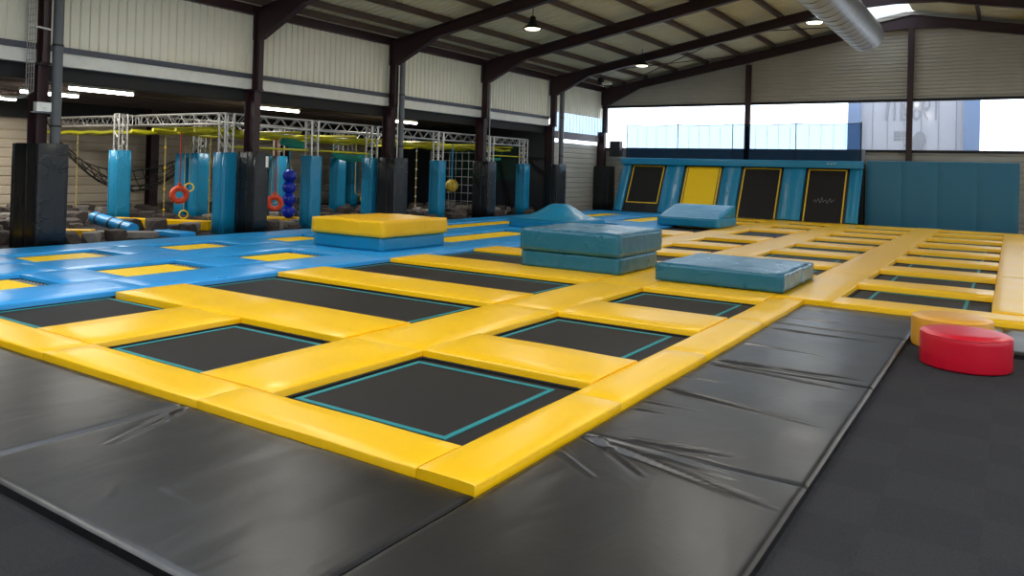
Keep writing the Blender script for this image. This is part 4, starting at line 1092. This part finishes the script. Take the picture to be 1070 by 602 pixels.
for p0, p1 in (((-18.2, 8.5), (-17.3, 9.3)), ((-20.1, 11.3), (-17.6, 12.55)), ((-19.4, 14.9), (-17.5, 15.9)), ((-17.6, 9.5), (-16.6, 10.4)), ((-19.3, 10.4), (-17.5, 10.35)), ((-25.5, 9.4), (-26.4, 9.0)), ((-17.2, 10.95), (-16.3, 10.95)), ((-20, 24.5), (-17.8, 24.5))):
    for k in range(9): block_.append((p0[0] + (p1[0] - p0[0]) * k / 8, p0[1] + (p1[1] - p0[1]) * k / 8, .22))
for _, x0, x1, y0, y1 in cw: 
    for q in (0, .5, 1): block_.append((x0 + (x1 - x0) * q, (y0 + y1) / 2, .42))
cand = []
for _ in range(9000):
    x = random.uniform(-26.6, -16.05); y = random.uniform(5.5, 27.6)
    if y > 18 and x < -22: continue
    if x > -16.55 and abs(((y - 7.6 + 2.5) % 5.04) - 2.5) < .6: continue
    cand.append((x, y))
placed = []
for x, y in cand:
    r_ = random.uniform(.17, .3)
    if len(placed) >= 290: break
    if freespot(x, y, placed + block_, r_ * 1.12): placed.append((x, y, r_))
for x, y, r_ in placed:
    me = random.choice(rk); grey = me is rk[4]
    o = bpy.data.objects.new('foam_rock', me); COL.objects.link(o)
    hz = r_ * random.uniform(.8, 1.15)
    o.scale = (r_ * 1.15, r_ * 1.15, hz); o.rotation_euler = (0, 0, random.uniform(0, 6.28)); 
    zmin = min(v.co.z for v in me.vertices)
    o.location = (x, y, FL - zmin * hz)
    if grey: tag(o, 'grey foam boulder lying on the floor of the obstacle hall', 'foam boulder', 'grey foam boulders of the obstacle course')
    else: tag(o, 'dark brown foam boulder lying on the floor of the obstacle hall', 'foam boulder', 'brown foam boulders of the obstacle course')

# lettering outside (reads from the other side, so mirrored from the hall)
t1 = text_obj('1989', (-3.3, 36.985, 4.3), 1.45, 'facade_lettering', 'mark', 0, -.5)
tag(t1, 'large grey mirrored numerals on the building outside the window', 'lettering')
lb = B().box(-4.38, -4.31, 36.97, 36.99, 4.3, 5.4).box(-4.12, -4.02, 36.97, 36.99, 4.3, 5.4).box(-4.02, -3.8, 36.97, 36.99, 4.3, 4.38).prism([(-4.72, 4.3), (-4.64, 4.3), (-4.5, 5.4), (-4.62, 5.4)], 1, 36.97, 36.99)
tag(lb.obj('facade_lettering', 'mark'), 'large grey letter strokes left of the mirrored numerals outside', 'lettering')
lb = B().box(-4.34, -4.1, 36.97, 36.99, 3.6, 3.84).box(-4.05, -3.81, 36.97, 36.99, 3.6, 3.84).box(-4.36, -3.8, 36.97, 36.99, 3.48, 3.52)
tag(lb.obj('facade_mark', 'mark'), 'two small grey squares over a line on the building outside', 'mark')
lb = B().prism([(x + .3, z + .3) for x, z in [(-3.9, 3.3), (-3.75, 3.5), (-3.6, 3.55), (-3.45, 3.4), (-3.4, 3.1), (-3.5, 2.8), (-3.65, 2.6), (-3.55, 2.3), (-3.95, 2.3), (-3.9, 2.7), (-4.25, 2.9), (-4.2, 3.0), (-3.95, 2.95)]], 1, 36.97, 36.99)
tag(lb.obj('facade_mark', 'mark'), 'round grey blot-like mark beside the post on the building outside', 'mark')
